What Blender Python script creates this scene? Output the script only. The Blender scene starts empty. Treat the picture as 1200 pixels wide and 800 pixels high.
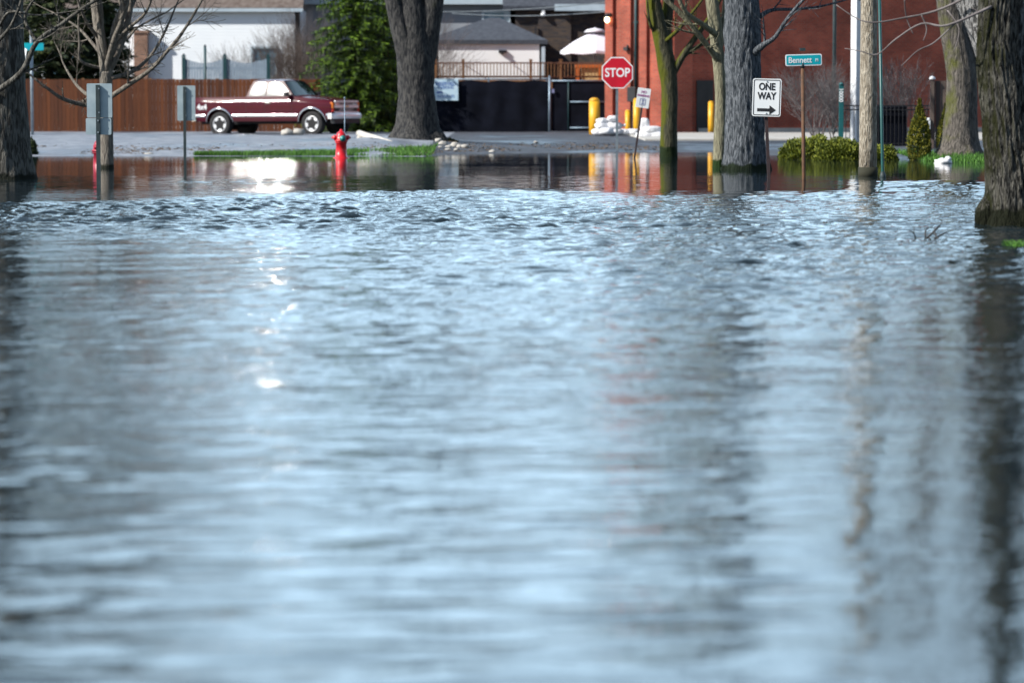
import bpy, math, random
from math import sin, cos, pi, radians, atan2, sqrt, exp
from mathutils import Vector, Matrix, noise, Quaternion

random.seed(7)
S = bpy.context.scene
COL = S.collection

# ------------------------------------------------------------------ camera maths
FPX, CX, CY, HZ, CAMH = 3600.0, 600.0, 400.0, 116.0, 1.30
TH = math.atan((CY - HZ) / FPX)

def W(px, py, Y):
    """the world point at depth Y that stands behind photo pixel (px,py)"""
    u, v = (px - CX) / FPX, (CY - py) / FPX
    dy = cos(TH) + v * sin(TH)
    dz = -sin(TH) + v * cos(TH)
    t = Y / dy
    return Vector((u * t, Y, CAMH + dz * t))

def X(px, Y, py=150):
    return W(px, py, Y).x

def sc(Y):
    return FPX / Y

# ------------------------------------------------------------------ mesh helper
class MB:
    def __init__(s):
        s.v, s.f, s.sm = [], [], []
    def add(s, vs, fs, smooth=False):
        o = len(s.v)
        s.v += [tuple(p) for p in vs]
        for f in fs:
            s.f.append(tuple(i + o for i in f)); s.sm.append(smooth)
    def box(s, c, d, rz=0.0, M=None):
        hx, hy, hz = d[0] / 2, d[1] / 2, d[2] / 2
        vs = [Vector((x, y, z)) for x in (-hx, hx) for y in (-hy, hy) for z in (-hz, hz)]
        R = Matrix.Rotation(rz, 3, 'Z') if M is None else M
        vs = [R @ p + Vector(c) for p in vs]
        s.add(vs, [(0, 1, 3, 2), (4, 6, 7, 5), (0, 4, 5, 1), (2, 3, 7, 6), (0, 2, 6, 4), (1, 5, 7, 3)])
    def bar(s, a, b, w, h=None):
        a, b = Vector(a), Vector(b); h = h or w
        d = (b - a); L = d.length
        q = d.to_track_quat('Z', 'Y').to_matrix()
        s.box((a + b) / 2, (w, h, L), M=q)
    def tube(s, pts, rad, n=8, caps=True, smooth=True, ridge=None):
        pts = [Vector(p) for p in pts]
        m = len(pts)
        if isinstance(rad, (int, float)): rad = [rad] * m
        vs, fs = [], []
        T0 = (pts[1] - pts[0]).normalized()
        ref = Vector((1, 0, 0)) if abs(T0.x) < .8 else Vector((0, 1, 0))
        N = (ref - T0 * ref.dot(T0)).normalized()
        for i, p in enumerate(pts):
            T = (pts[min(i + 1, m - 1)] - pts[max(i - 1, 0)])
            if T.length < 1e-9: T = T0
            T.normalize()
            N = (N - T * N.dot(T))
            if N.length < 1e-6: N = T.orthogonal()
            N.normalize()
            B = T.cross(N)
            for k in range(n):
                a = 2 * pi * k / n
                r = rad[i]
                if ridge: r *= ridge(p, a, i)
                vs.append(p + N * (r * cos(a)) + B * (r * sin(a)))
        for i in range(m - 1):
            for k in range(n):
                k2 = (k + 1) % n
                fs.append((i * n + k, i * n + k2, (i + 1) * n + k2, (i + 1) * n + k))
        s.add(vs, fs, smooth)
        if caps:
            o = len(s.v) - m * n
            s.f.append(tuple(o + k for k in range(n))[::-1]); s.sm.append(False)
            s.f.append(tuple(o + (m - 1) * n + k for k in range(n))); s.sm.append(False)
    def lathe(s, prof, n=24, c=(0, 0, 0), M=None, smooth=True):
        vs, fs = [], []
        m = len(prof)
        for r, z in prof:
            for k in range(n):
                a = 2 * pi * k / n
                p = Vector((r * cos(a), r * sin(a), z))
                if M is not None: p = M @ p
                vs.append(p + Vector(c))
        for i in range(m - 1):
            for k in range(n):
                k2 = (k + 1) % n
                fs.append((i * n + k, i * n + k2, (i + 1) * n + k2, (i + 1) * n + k))
        s.add(vs, fs, smooth)
        o = len(s.v) - m * n
        if prof[0][0] > 1e-4: s.f.append(tuple(o + k for k in range(n))[::-1]); s.sm.append(False)
        if prof[-1][0] > 1e-4: s.f.append(tuple(o + (m - 1) * n + k for k in range(n))); s.sm.append(False)
    def prism(s, poly, y0, y1):
        """polygon in XZ pushed from y0 (towards the viewer) to y1"""
        n = len(poly)
        vs = [(x, y0, z) for x, z in poly] + [(x, y1, z) for x, z in poly]
        fs = [tuple(range(n)), tuple(range(2 * n - 1, n - 1, -1))]
        fs += [(i, i + n, (i + 1) % n + n, (i + 1) % n) for i in range(n)]
        s.add(vs, fs)
    def grid(s, fn, nu, nv, smooth=True):
        vs = [fn(i / nu, j / nv) for i in range(nu + 1) for j in range(nv + 1)]
        fs = [(i * (nv + 1) + j, (i + 1) * (nv + 1) + j, (i + 1) * (nv + 1) + j + 1, i * (nv + 1) + j + 1)
              for i in range(nu) for j in range(nv)]
        s.add(vs, fs, smooth)
    def ball(s, c, r, n=12, m=8, f=None, M=None):
        vs, fs = [], []
        for i in range(m + 1):
            th = pi * i / m
            for k in range(n):
                a = 2 * pi * k / n
                p = Vector((sin(th) * cos(a), sin(th) * sin(a), cos(th)))
                q = Vector((p.x * r[0], p.y * r[1], p.z * r[2]))
                if f: q = q * f(p)
                if M is not None: q = M @ q
                vs.append(q + Vector(c))
        for i in range(m):
            for k in range(n):
                k2 = (k + 1) % n
                fs.append((i * n + k, (i + 1) * n + k, (i + 1) * n + k2, i * n + k2))
        s.add(vs, fs, True)
    def build(s, name, mat, parent=None, loc=None, rz=None, bevel=0, recalc=True):
        me = bpy.data.meshes.new(name)
        me.from_pydata(s.v, [], s.f)
        me.polygons.foreach_set('use_smooth', s.sm)
        me.update()
        if recalc:
            import bmesh
            bm = bmesh.new(); bm.from_mesh(me)
            bmesh.ops.recalc_face_normals(bm, faces=bm.faces)
            if bevel:
                es = [e for e in bm.edges if len(e.link_faces) == 2 and e.calc_face_angle(0) > .6]
                bmesh.ops.bevel(bm, geom=es, offset=bevel, segments=2, affect='EDGES', profile=.6)
            bm.to_mesh(me); bm.free()
        if mat: me.materials.append(mat)
        o = bpy.data.objects.new(name, me)
        COL.objects.link(o)
        if parent is not None: o.parent = parent
        if loc is not None: o.location = loc
        if rz is not None: o.rotation_euler = (0, 0, rz)
        return o

def tag(o, label=None, cat=None, group=None, kind=None):
    if label: o['label'] = label
    if cat: o['category'] = cat
    if group: o['group'] = group
    if kind: o['kind'] = kind
    return o

def thing(name, label, cat, loc=(0, 0, 0), rz=0.0, group=None):
    o = bpy.data.objects.new(name, None)
    o.empty_display_size = .1
    COL.objects.link(o)
    o.location = loc; o.rotation_euler = (0, 0, rz)
    return tag(o, label, cat, group)

def dup(root, loc, rz, label, sca=None):
    r = root.copy(); COL.objects.link(r); r.location = loc; r.rotation_euler = (0, 0, rz); r['label'] = label
    if sca: r.scale = (sca, sca, sca)
    for ch in list(root.children):
        c = ch.copy(); COL.objects.link(c); c.parent = r
        for g in list(ch.children):
            d = g.copy(); COL.objects.link(d); d.parent = c
    return r

def text(name, st, size, mat, parent, loc, bold=0.0, sx=1.0, rot=(pi / 2, 0, 0), ext=.0015, align='CENTER'):
    cu = bpy.data.curves.new(name, 'FONT')
    cu.body = st; cu.size = size; cu.extrude = ext; cu.offset = bold * size
    cu.align_x = align; cu.align_y = 'CENTER'
    tmp = bpy.data.objects.new(name + '_tmp', cu); COL.objects.link(tmp)
    bpy.context.view_layer.update()
    dg = bpy.context.evaluated_depsgraph_get()
    me = bpy.data.meshes.new_from_object(tmp.evaluated_get(dg))
    bpy.data.objects.remove(tmp); bpy.data.curves.remove(cu)
    me.materials.clear(); me.materials.append(mat)
    o = bpy.data.objects.new(name, me); COL.objects.link(o)
    o.parent = parent; o.location = loc; o.rotation_euler = rot; o.scale = (sx, 1, 1)
    return o

# ------------------------------------------------------------------ materials
MATS = {}
def newmat(name):
    m = bpy.data.materials.new(name); m.use_nodes = True
    nt = m.node_tree
    for n in list(nt.nodes): nt.nodes.remove(n)
    out = nt.nodes.new('ShaderNodeOutputMaterial')
    b = nt.nodes.new('ShaderNodeBsdfPrincipled')
    nt.links.new(b.outputs[0], out.inputs[0])
    return m, nt, b

def N(nt, t, **kw):
    n = nt.nodes.new(t)
    for k, v in kw.items():
        if k.startswith('i_'):
            n.inputs[int(k[2:]) if k[2:].isdigit() else k[2:].replace('_', ' ')].default_value = v
        else: setattr(n, k, v)
    return n

def rgba(c): return (c[0], c[1], c[2], 1)

def mat(name, c1, c2=None, rough=.6, scale=6.0, metal=0.0, bump=0.0, bscale=None, stretch=(1, 1, 1), coat=0, spec=None, detail=6, ramp=(.35, .65), island=False):
    if name in MATS: return MATS[name]
    m, nt, b = newmat(name)
    b.inputs['Roughness'].default_value = rough
    b.inputs['Metallic'].default_value = metal
    if coat: b.inputs['Coat Weight'].default_value = coat; b.inputs['Coat Roughness'].default_value = .04
    if spec is not None: b.inputs['Specular IOR Level'].default_value = spec
    c2 = c2 or tuple(x * .8 for x in c1)
    tc = N(nt, 'ShaderNodeTexCoord')
    mp = N(nt, 'ShaderNodeMapping'); mp.inputs['Scale'].default_value = stretch
    nt.links.new(tc.outputs['Object'], mp.inputs['Vector'])
    nz = N(nt, 'ShaderNodeTexNoise'); nz.inputs['Scale'].default_value = scale; nz.inputs['Detail'].default_value = detail
    nt.links.new(mp.outputs[0], nz.inputs['Vector'])
    rp = N(nt, 'ShaderNodeValToRGB')
    rp.color_ramp.elements[0].position = ramp[0]; rp.color_ramp.elements[0].color = rgba(c1)
    rp.color_ramp.elements[1].position = ramp[1]; rp.color_ramp.elements[1].color = rgba(c2)
    if island:
        ge = N(nt, 'ShaderNodeNewGeometry')
        mx = N(nt, 'ShaderNodeMix', data_type='FLOAT'); mx.inputs[0].default_value = .6
        nt.links.new(nz.outputs['Fac'], mx.inputs[2]); nt.links.new(ge.outputs['Random Per Island'], mx.inputs[3])
        nt.links.new(mx.outputs[0], rp.inputs[0])
    else:
        nt.links.new(nz.outputs['Fac'], rp.inputs[0])
    nt.links.new(rp.outputs[0], b.inputs['Base Color'])
    if bump:
        n2 = N(nt, 'ShaderNodeTexNoise'); n2.inputs['Scale'].default_value = bscale or scale * 3; n2.inputs['Detail'].default_value = 5
        nt.links.new(mp.outputs[0], n2.inputs['Vector'])
        bp = N(nt, 'ShaderNodeBump'); bp.inputs['Distance'].default_value = bump; bp.inputs['Strength'].default_value = .8
        nt.links.new(n2.outputs['Fac'], bp.inputs['Height']); nt.links.new(bp.outputs[0], b.inputs['Normal'])
    MATS[name] = m
    return m

def brick(name, c1, c2, mortar):
    m, nt, b = newmat(name)
    b.inputs['Roughness'].default_value = .85
    tc = N(nt, 'ShaderNodeTexCoord'); sp = N(nt, 'ShaderNodeSeparateXYZ'); cb = N(nt, 'ShaderNodeCombineXYZ')
    ad = N(nt, 'ShaderNodeMath', operation='ADD')
    nt.links.new(tc.outputs['Object'], sp.inputs[0])
    nt.links.new(sp.outputs[0], ad.inputs[0]); nt.links.new(sp.outputs[1], ad.inputs[1])
    nt.links.new(ad.outputs[0], cb.inputs[0]); nt.links.new(sp.outputs[2], cb.inputs[1])
    br = N(nt, 'ShaderNodeTexBrick'); nt.links.new(cb.outputs[0], br.inputs['Vector'])
    br.inputs['Scale'].default_value = 1; br.inputs['Brick Width'].default_value = .21; br.inputs['Row Height'].default_value = .072
    br.inputs['Mortar Size'].default_value = .007; br.inputs['Mortar Smooth'].default_value = .2
    br.inputs['Color1'].default_value = rgba(c1); br.inputs['Color2'].default_value = rgba(c2); br.inputs['Mortar'].default_value = rgba(mortar)
    nz = N(nt, 'ShaderNodeTexNoise'); nz.inputs['Scale'].default_value = 1.1; nz.inputs['Detail'].default_value = 8
    nt.links.new(tc.outputs['Object'], nz.inputs['Vector'])
    mr = N(nt, 'ShaderNodeMapRange'); mr.inputs[1].default_value = .3; mr.inputs[2].default_value = .7; mr.inputs[3].default_value = .65; mr.inputs[4].default_value = 1.25
    nt.links.new(nz.outputs['Fac'], mr.inputs[0])
    mx = N(nt, 'ShaderNodeMix', data_type='RGBA', blend_type='MULTIPLY'); mx.inputs[0].default_value = 1
    nt.links.new(br.outputs['Color'], mx.inputs[6]); nt.links.new(mr.outputs[0], mx.inputs[7])
    nt.links.new(mx.outputs[2], b.inputs['Base Color'])
    bp = N(nt, 'ShaderNodeBump'); bp.inputs['Distance'].default_value = .008; bp.invert = True
    nt.links.new(br.outputs['Fac'], bp.inputs['Height']); nt.links.new(bp.outputs[0], b.inputs['Normal'])
    return m

def siding(name, c1, c2, step=.13):
    m, nt, b = newmat(name)
    b.inputs['Roughness'].default_value = .5
    tc = N(nt, 'ShaderNodeTexCoord'); sp = N(nt, 'ShaderNodeSeparateXYZ')
    nt.links.new(tc.outputs['Object'], sp.inputs[0])
    dv = N(nt, 'ShaderNodeMath', operation='DIVIDE'); dv.inputs[1].default_value = step
    fr = N(nt, 'ShaderNodeMath', operation='FRACT')
    nt.links.new(sp.outputs[2], dv.inputs[0]); nt.links.new(dv.outputs[0], fr.inputs[0])
    bp = N(nt, 'ShaderNodeBump'); bp.inputs['Distance'].default_value = .022; bp.invert = True
    nt.links.new(fr.outputs[0], bp.inputs['Height']); nt.links.new(bp.outputs[0], b.inputs['Normal'])
    nz = N(nt, 'ShaderNodeTexNoise'); nz.inputs['Scale'].default_value = .8; nz.inputs['Detail'].default_value = 6
    nt.links.new(tc.outputs['Object'], nz.inputs['Vector'])
    rp = N(nt, 'ShaderNodeValToRGB'); rp.color_ramp.elements[0].position = .35; rp.color_ramp.elements[1].position = .65
    rp.color_ramp.elements[0].color = rgba(c1); rp.color_ramp.elements[1].color = rgba(c2)
    nt.links.new(nz.outputs['Fac'], rp.inputs[0]); nt.links.new(rp.outputs[0], b.inputs['Base Color'])
    return m

def barkmat(name, c1, c2, moss=None, mossamt=.5, scale=1.0, side=None, wet=None):
    """furrowed bark; moss in patches (denser on the side given) """
    m, nt, b = newmat(name)
    b.inputs['Roughness'].default_value = .9; b.inputs['Specular IOR Level'].default_value = .2
    tc = N(nt, 'ShaderNodeTexCoord')
    mp = N(nt, 'ShaderNodeMapping'); mp.inputs['Scale'].default_value = (scale, scale, scale * .22)
    nt.links.new(tc.outputs['Object'], mp.inputs['Vector'])
    nz = N(nt, 'ShaderNodeTexNoise'); nz.inputs['Scale'].default_value = 26; nz.inputs['Detail'].default_value = 5; nz.inputs['Distortion'].default_value = .6
    nt.links.new(mp.outputs[0], nz.inputs['Vector'])
    rp = N(nt, 'ShaderNodeValToRGB'); rp.color_ramp.elements[0].position = .4; rp.color_ramp.elements[1].position = .6
    rp.color_ramp.elements[0].color = rgba(c1); rp.color_ramp.elements[1].color = rgba(c2)
    nt.links.new(nz.outputs['Fac'], rp.inputs[0])
    col = rp.outputs[0]
    if moss:
        n3 = N(nt, 'ShaderNodeTexNoise'); n3.inputs['Scale'].default_value = 1.6; n3.inputs['Detail'].default_value = 8; n3.inputs['Roughness'].default_value = .65
        nt.links.new(tc.outputs['Object'], n3.inputs['Vector'])
        fac = n3.outputs['Fac']
        if side is not None:
            ge = N(nt, 'ShaderNodeNewGeometry'); vm = N(nt, 'ShaderNodeVectorMath', operation='DOT_PRODUCT'); vm.inputs[1].default_value = side
            nt.links.new(ge.outputs['Normal'], vm.inputs[0])
            ma = N(nt, 'ShaderNodeMath', operation='MULTIPLY_ADD'); ma.inputs[1].default_value = .28
            nt.links.new(vm.outputs['Value'], ma.inputs[0]); nt.links.new(fac, ma.inputs[2]); fac = ma.outputs[0]
        r2 = N(nt, 'ShaderNodeMapRange'); r2.inputs[1].default_value = .75 - mossamt * .5; r2.inputs[2].default_value = .95 - mossamt * .5
        nt.links.new(fac, r2.inputs[0])
        mx = N(nt, 'ShaderNodeMix', data_type='RGBA'); nt.links.new(r2.outputs[0], mx.inputs[0])
        nt.links.new(col, mx.inputs[6]); mx.inputs[7].default_value = rgba(moss); col = mx.outputs[2]
    if wet:                                                # the soaked, algae-green foot of the trunk
        sz = N(nt, 'ShaderNodeSeparateXYZ'); nt.links.new(tc.outputs['Object'], sz.inputs[0])
        n5 = N(nt, 'ShaderNodeTexNoise'); n5.inputs['Scale'].default_value = 7; nt.links.new(tc.outputs['Object'], n5.inputs['Vector'])
        m5 = N(nt, 'ShaderNodeMath', operation='MULTIPLY_ADD'); m5.inputs[1].default_value = -.16; nt.links.new(n5.outputs['Fac'], m5.inputs[0]); nt.links.new(sz.outputs[2], m5.inputs[2])
        r5 = N(nt, 'ShaderNodeMapRange'); r5.inputs[1].default_value = wet[0] - .09; r5.inputs[2].default_value = wet[0] - .05; r5.inputs[3].default_value = 1; r5.inputs[4].default_value = 0
        nt.links.new(m5.outputs[0], r5.inputs[0])
        mx5 = N(nt, 'ShaderNodeMix', data_type='RGBA'); nt.links.new(r5.outputs[0], mx5.inputs[0]); nt.links.new(col, mx5.inputs[6]); mx5.inputs[7].default_value = rgba(wet[1]); col = mx5.outputs[2]
    nt.links.new(col, b.inputs['Base Color'])
    bp = N(nt, 'ShaderNodeBump'); bp.inputs['Distance'].default_value = .05; bp.inputs['Strength'].default_value = 1
    nt.links.new(nz.outputs['Fac'], bp.inputs['Height']); nt.links.new(bp.outputs[0], b.inputs['Normal'])
    return m

def boards(name, c1, c2, width=.14):
    """wood whose colour changes from board to board along local X, with vertical grain"""
    m, nt, b = newmat(name); b.inputs['Roughness'].default_value = .8
    tc = N(nt, 'ShaderNodeTexCoord'); sp = N(nt, 'ShaderNodeSeparateXYZ'); nt.links.new(tc.outputs['Object'], sp.inputs[0])
    dv = N(nt, 'ShaderNodeMath', operation='DIVIDE'); dv.inputs[1].default_value = width
    fl = N(nt, 'ShaderNodeMath', operation='FLOOR'); nt.links.new(sp.outputs[0], dv.inputs[0]); nt.links.new(dv.outputs[0], fl.inputs[0])
    wn = N(nt, 'ShaderNodeTexWhiteNoise', noise_dimensions='1D'); nt.links.new(fl.outputs[0], wn.inputs['W'])
    mp = N(nt, 'ShaderNodeMapping'); mp.inputs['Scale'].default_value = (22, 22, 1.2); nt.links.new(tc.outputs['Object'], mp.inputs['Vector'])
    nz = N(nt, 'ShaderNodeTexNoise'); nz.inputs['Scale'].default_value = 1; nz.inputs['Detail'].default_value = 6; nt.links.new(mp.outputs[0], nz.inputs['Vector'])
    mx = N(nt, 'ShaderNodeMix', data_type='FLOAT'); mx.inputs[0].default_value = .5
    nt.links.new(wn.outputs[0], mx.inputs[2]); nt.links.new(nz.outputs['Fac'], mx.inputs[3])
    rp = N(nt, 'ShaderNodeValToRGB'); rp.color_ramp.elements[0].position = .2; rp.color_ramp.elements[1].position = .8
    rp.color_ramp.elements[0].color = rgba(c1); rp.color_ramp.elements[1].color = rgba(c2)
    nt.links.new(mx.outputs[0], rp.inputs[0]); nt.links.new(rp.outputs[0], b.inputs['Base Color'])
    return m

M_white = mat('white paint', (.80, .82, .84), (.72, .74, .77), .45, 3)
M_signwhite = mat('sign white', (.84, .87, .89), (.78, .82, .85), .35, 2)
M_black = mat('black paint', (.012, .013, .016), (.02, .02, .024), .5, 4)
M_signred = mat('sign red', (.62, .008, .03), (.50, .006, .025), .35, 3)
M_signgreen = mat('sign turquoise green', (.0, .44, .50), (.0, .34, .44), .4, 3)
M_galv = mat('galvanised steel', (.34, .39, .43), (.22, .27, .31), .45, 9, metal=.6)
M_signback = mat('bare aluminium', (.46, .56, .60), (.34, .44, .49), .5, 5, metal=.35)
M_darkpost = mat('dark green steel post', (.015, .03, .035), (.03, .05, .055), .6, 12)
M_rust = mat('rusty steel', (.13, .06, .028), (.07, .038, .022), .8, 14, bump=.002)
M_brownpost = mat('brown steel post', (.05, .028, .028), (.02, .014, .018), .7, 10)
M_hydrant = mat('hydrant red', (.72, .012, .02), (.55, .01, .018), .38, 6, coat=.4)
M_darkred = mat('dark hydrant red', (.34, .008, .03), (.24, .01, .03), .45, 6)
M_teal = mat('teal enamel', (.01, .24, .22), (.01, .19, .18), .4, 6)
M_yellow = mat('bollard yellow', (.80, .42, .02), (.70, .33, .015), .45, 4)
M_chrome = mat('chrome', (.82, .84, .87), (.75, .77, .8), .12, 4, metal=1)
M_rim = mat('polished alloy', (.88, .89, .92), (.82, .83, .86), .35, 4, metal=.5)
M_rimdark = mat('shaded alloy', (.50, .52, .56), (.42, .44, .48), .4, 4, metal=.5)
M_tyre = mat('tyre rubber', (.012, .012, .014), (.022, .022, .024), .85, 12)
M_under = mat('underbody', (.01, .01, .012), (.018, .018, .02), .9, 8)
M_plastic = mat('dark plastic', (.015, .016, .02), (.025, .026, .03), .5, 8)
M_amber = mat('amber lens', (.85, .22, .01), (.75, .16, .01), .2, 5, coat=.6)
M_redlens = mat('red lens', (.5, .01, .01), (.42, .01, .01), .2, 5, coat=.6)
M_lens = mat('headlight lens', (.6, .63, .68), (.5, .54, .6), .12, 6, metal=.5, coat=1)
M_gold = mat('gold badge', (.75, .5, .15), (.6, .4, .1), .3, 6, metal=.8)
M_silver = mat('silver decal', (.72, .72, .74), (.62, .62, .66), .35, 6)
M_glass = mat('tinted car glass', (.012, .018, .02), (.02, .026, .03), .21, 2, spec=.5)
_g = M_glass.node_tree.nodes['Principled BSDF']; _g.inputs['Coat Weight'].default_value = 1; _g.inputs['Coat Roughness'].default_value = .085
M_wind = mat('windshield glass', (.012, .03, .03), (.02, .04, .04), .05, 2, spec=.7)
M_pane = mat('window pane', (.10, .22, .32), (.16, .30, .42), .06, 1.2)
M_paint = mat('maroon car paint', (.062, .0005, .009), (.055, .0005, .008), .6, 3, coat=1.0, spec=.05)
M_paint.node_tree.nodes['Principled BSDF'].inputs['Coat Roughness'].default_value = .07; M_paint.node_tree.nodes['Principled BSDF'].inputs['Coat Weight'].default_value = .6
M_brick = brick('red brick', (.42, .085, .048), (.30, .058, .036), (.26, .15, .11))
M_brickdark = brick('brown black brick', (.030, .026, .030), (.10, .065, .04), (.075, .07, .075))
M_concrete = mat('concrete', (.46, .44, .41), (.36, .35, .33), .85, 2.5, bump=.003, bscale=30)
M_sidingwhite = siding('white lap siding', (.78, .83, .88), (.84, .88, .92))
M_sidinggrey = siding('grey lap siding', (.20, .23, .27), (.28, .30, .34))
M_garage = mat('white stucco', (.87, .89, .91), (.82, .85, .88), .7, 1.5)
M_roof = mat('charcoal shingles', (.035, .042, .058), (.06, .07, .09), .9, 7, bump=.01, bscale=22)
M_roofbrown = mat('brown shingles', (.10, .075, .065), (.17, .14, .125), .9, 6, bump=.01, bscale=22)
M_trimblue = mat('pale blue trim', (.50, .60, .68), (.42, .52, .6), .5, 3)
M_fencebrown = boards('stained fence boards', (.055, .014, .004), (.155, .042, .007))
M_fencegrey = boards('weathered boards', (.07, .05, .045), (.16, .12, .10), .12)
M_deckwood = mat('deck lumber', (.25, .12, .05), (.16, .08, .035), .75, 9, stretch=(1, 1, .3))
M_decktop = mat('stained rail', (.10, .045, .03), (.15, .07, .04), .7, 9)
M_orange = mat('orange lacquer wood', (.55, .13, .02), (.42, .10, .02), .5, 6)
M_tan = mat('tan wicker', (.55, .40, .20), (.42, .30, .14), .8, 18)
M_screen = mat('black privacy mesh', (.003, .004, .008), (.007, .009, .017), .9, 1.6, spec=.1)
M_chainpost = mat('chain link post', (.24, .32, .40), (.14, .2, .27), .5, 8, metal=.4)
M_canopy = mat('white canvas', (.78, .77, .84), (.70, .69, .78), .7, 2)
M_sand = mat('white woven bag', (.80, .81, .84), (.62, .62, .65), .75, 5, bump=.02, bscale=16)
M_stone = mat('pale stone', (.50, .47, .42), (.28, .28, .27), .85, 9, bump=.01)
M_log = mat('bleached log', (.62, .58, .52), (.45, .42, .37), .8, 6, bump=.006, stretch=(1, 1, 1))
M_logend = mat('cut log end', (.42, .33, .2), (.3, .22, .13), .85, 14)
M_polewood = barkmat('weathered pole wood', (.20, .17, .13), (.42, .38, .31), scale=1.4)
M_bpale = mat('pale blue vinyl', (.30, .38, .47), (.24, .31, .40), .6, 4)
M_darkteal = mat('dark teal metal', (.01, .05, .06), (.02, .07, .08), .5, 5)
M_guy = mat('green guy guard', (.008, .085, .08), (.006, .06, .06), .4, 6)
M_tealpost = mat('teal marker post', (.005, .09, .10), (.01, .12, .13), .5, 6)
M_grass = mat('lawn grass', (.035, .12, .010), (.085, .22, .022), .7, 9, island=True)
M_spruce = mat('spruce needles', (.006, .022, .005), (.16, .28, .014), .7, 2.2, island=True, ramp=(.33, .78))
M_pine = mat('dark pine needles', (.012, .03, .012), (.07, .09, .02), .7, 3, island=True, ramp=(.25, .9))
M_juniper = mat('juniper leaves', (.07, .10, .012), (.22, .25, .02), .7, 6, island=True)
M_arbor = mat('arborvitae leaves', (.035, .06, .006), (.24, .22, .015), .7, 4, island=True)
M_core = mat('shrub wood', (.02, .022, .012), (.03, .03, .018), .9, 5)
M_twig = mat('grey twigs', (.10, .085, .085), (.20, .18, .18), .85, 5)
M_twigred = mat('brown twigs', (.10, .075, .06), (.18, .14, .12), .85, 5)
M_bag = mat('white plastic', (.82, .82, .84), (.72, .72, .75), .3, 12)
M_cable = mat('cable sheath', (.10, .12, .14), (.16, .18, .2), .5, 3)
M_purple = mat('faded red ink', (.36, .06, .26), (.3, .06, .24), .5, 6)
M_bluegrey = mat('faded blue ink', (.16, .18, .34), (.22, .24, .4), .5, 6)
M_blueink = mat('blue ink', (.02, .08, .36), (.03, .1, .4), .5, 6)
M_paleblue = mat('pale blue sign face', (.42, .60, .72), (.54, .70, .80), .45, 5)
M_redcap = mat('red orange plastic', (.6, .07, .02), (.5, .06, .02), .4, 6)

bark_left = barkmat('grey brown bark', (.04, .038, .034), (.15, .145, .13), moss=(.055, .06, .02), mossamt=.25, wet=(.42, (.012, .014, .01)))
bark_small = barkmat('smooth grey bark', (.13, .115, .10), (.22, .20, .17), wet=(.41, (.02, .022, .015)))
bark_mid = barkmat('dark ash bark', (.018, .019, .022), (.075, .073, .07), moss=(.045, .05, .025), mossamt=.25)
bark_moss = barkmat('mossy bark', (.04, .042, .028), (.085, .08, .05), moss=(.08, .088, .008), mossamt=.42, side=(-1.2, .1, 0), wet=(.52, (.012, .022, .006)))
bark_pale = barkmat('pale olive bark', (.16, .15, .105), (.26, .25, .17), moss=(.05, .09, .02), mossamt=.1, wet=(.48, (.016, .035, .008)))
bark_grey = barkmat('slate grey bark', (.035, .043, .052), (.15, .165, .185), scale=1.3, wet=(.44, (.012, .02, .01)))
bark_rear = barkmat('brown grey bark', (.06, .055, .05), (.15, .135, .12), moss=(.09, .10, .015), mossamt=.25, side=(-.6, -.3, .2))
bark_front = barkmat('mossy furrowed bark', (.008, .008, .0075), (.125, .12, .105), moss=(.016, .018, .004), mossamt=.4, side=(-.8, -.1, .2), scale=1.7, wet=(.55, (.008, .010, .004)))
bark_front2 = barkmat('pale furrowed bark', (.06, .06, .06), (.36, .36, .36), scale=1.5)
bark_far = mat('far tree bark', (.07, .065, .07), (.13, .12, .125), .9, 3)

# ------------------------------------------------------------------ sun, sky, camera
TRUCK_YAW = radians(26.5)
tn = radians(22.6)
nrm = Vector((-sin(TRUCK_YAW) * cos(tn), -cos(TRUCK_YAW) * cos(tn), sin(tn)))
vw = Vector((.078, -.997, 0)).normalized()
SUN = (nrm * (2 * nrm.dot(vw)) - vw).normalized()
SUN_EL = math.asin(SUN.z); SUN_AZ = atan2(SUN.x, SUN.y)

w = bpy.data.worlds.new('World'); S.world = w; w.use_nodes = True
nt = w.node_tree
bg = nt.nodes['Background']
sky = nt.nodes.new('ShaderNodeTexSky'); sky.sky_type = 'NISHITA'; sky.sun_disc = False
sky.sun_elevation = SUN_EL; sky.sun_rotation = SUN_AZ % (2 * pi)
sky.air_density = 1.0; sky.dust_density = .6; sky.ozone_density = 1.6
# unseen cloud added to brighten the sky that the water mirrors
tcw = nt.nodes.new('ShaderNodeTexCoord'); mpw = nt.nodes.new('ShaderNodeMapping'); mpw.inputs['Scale'].default_value = (2.2, 2.2, 5.5)
nzw = nt.nodes.new('ShaderNodeTexNoise'); nzw.inputs['Scale'].default_value = 1.5; nzw.inputs['Detail'].default_value = 7
nt.links.new(tcw.outputs['Generated'], mpw.inputs[0]); nt.links.new(mpw.outputs[0], nzw.inputs['Vector'])
mrw = nt.nodes.new('ShaderNodeMapRange'); mrw.inputs[1].default_value = .38; mrw.inputs[2].default_value = .62; mrw.inputs[3].default_value = .22; mrw.inputs[4].default_value = .95
nt.links.new(nzw.outputs['Fac'], mrw.inputs[0])
mxw = nt.nodes.new('ShaderNodeMix'); mxw.data_type = 'RGBA'
sxw = nt.nodes.new('ShaderNodeSeparateXYZ'); nt.links.new(tcw.outputs['Generated'], sxw.inputs[0])
ny_ = nt.nodes.new('ShaderNodeMapRange'); ny_.inputs[1].default_value = .1; ny_.inputs[2].default_value = .8; ny_.inputs[3].default_value = .05; ny_.inputs[4].default_value = 1.0   # added cloud bank kept north, brightening reflections without lifting the fill
nt.links.new(sxw.outputs[1], ny_.inputs[0])
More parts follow.
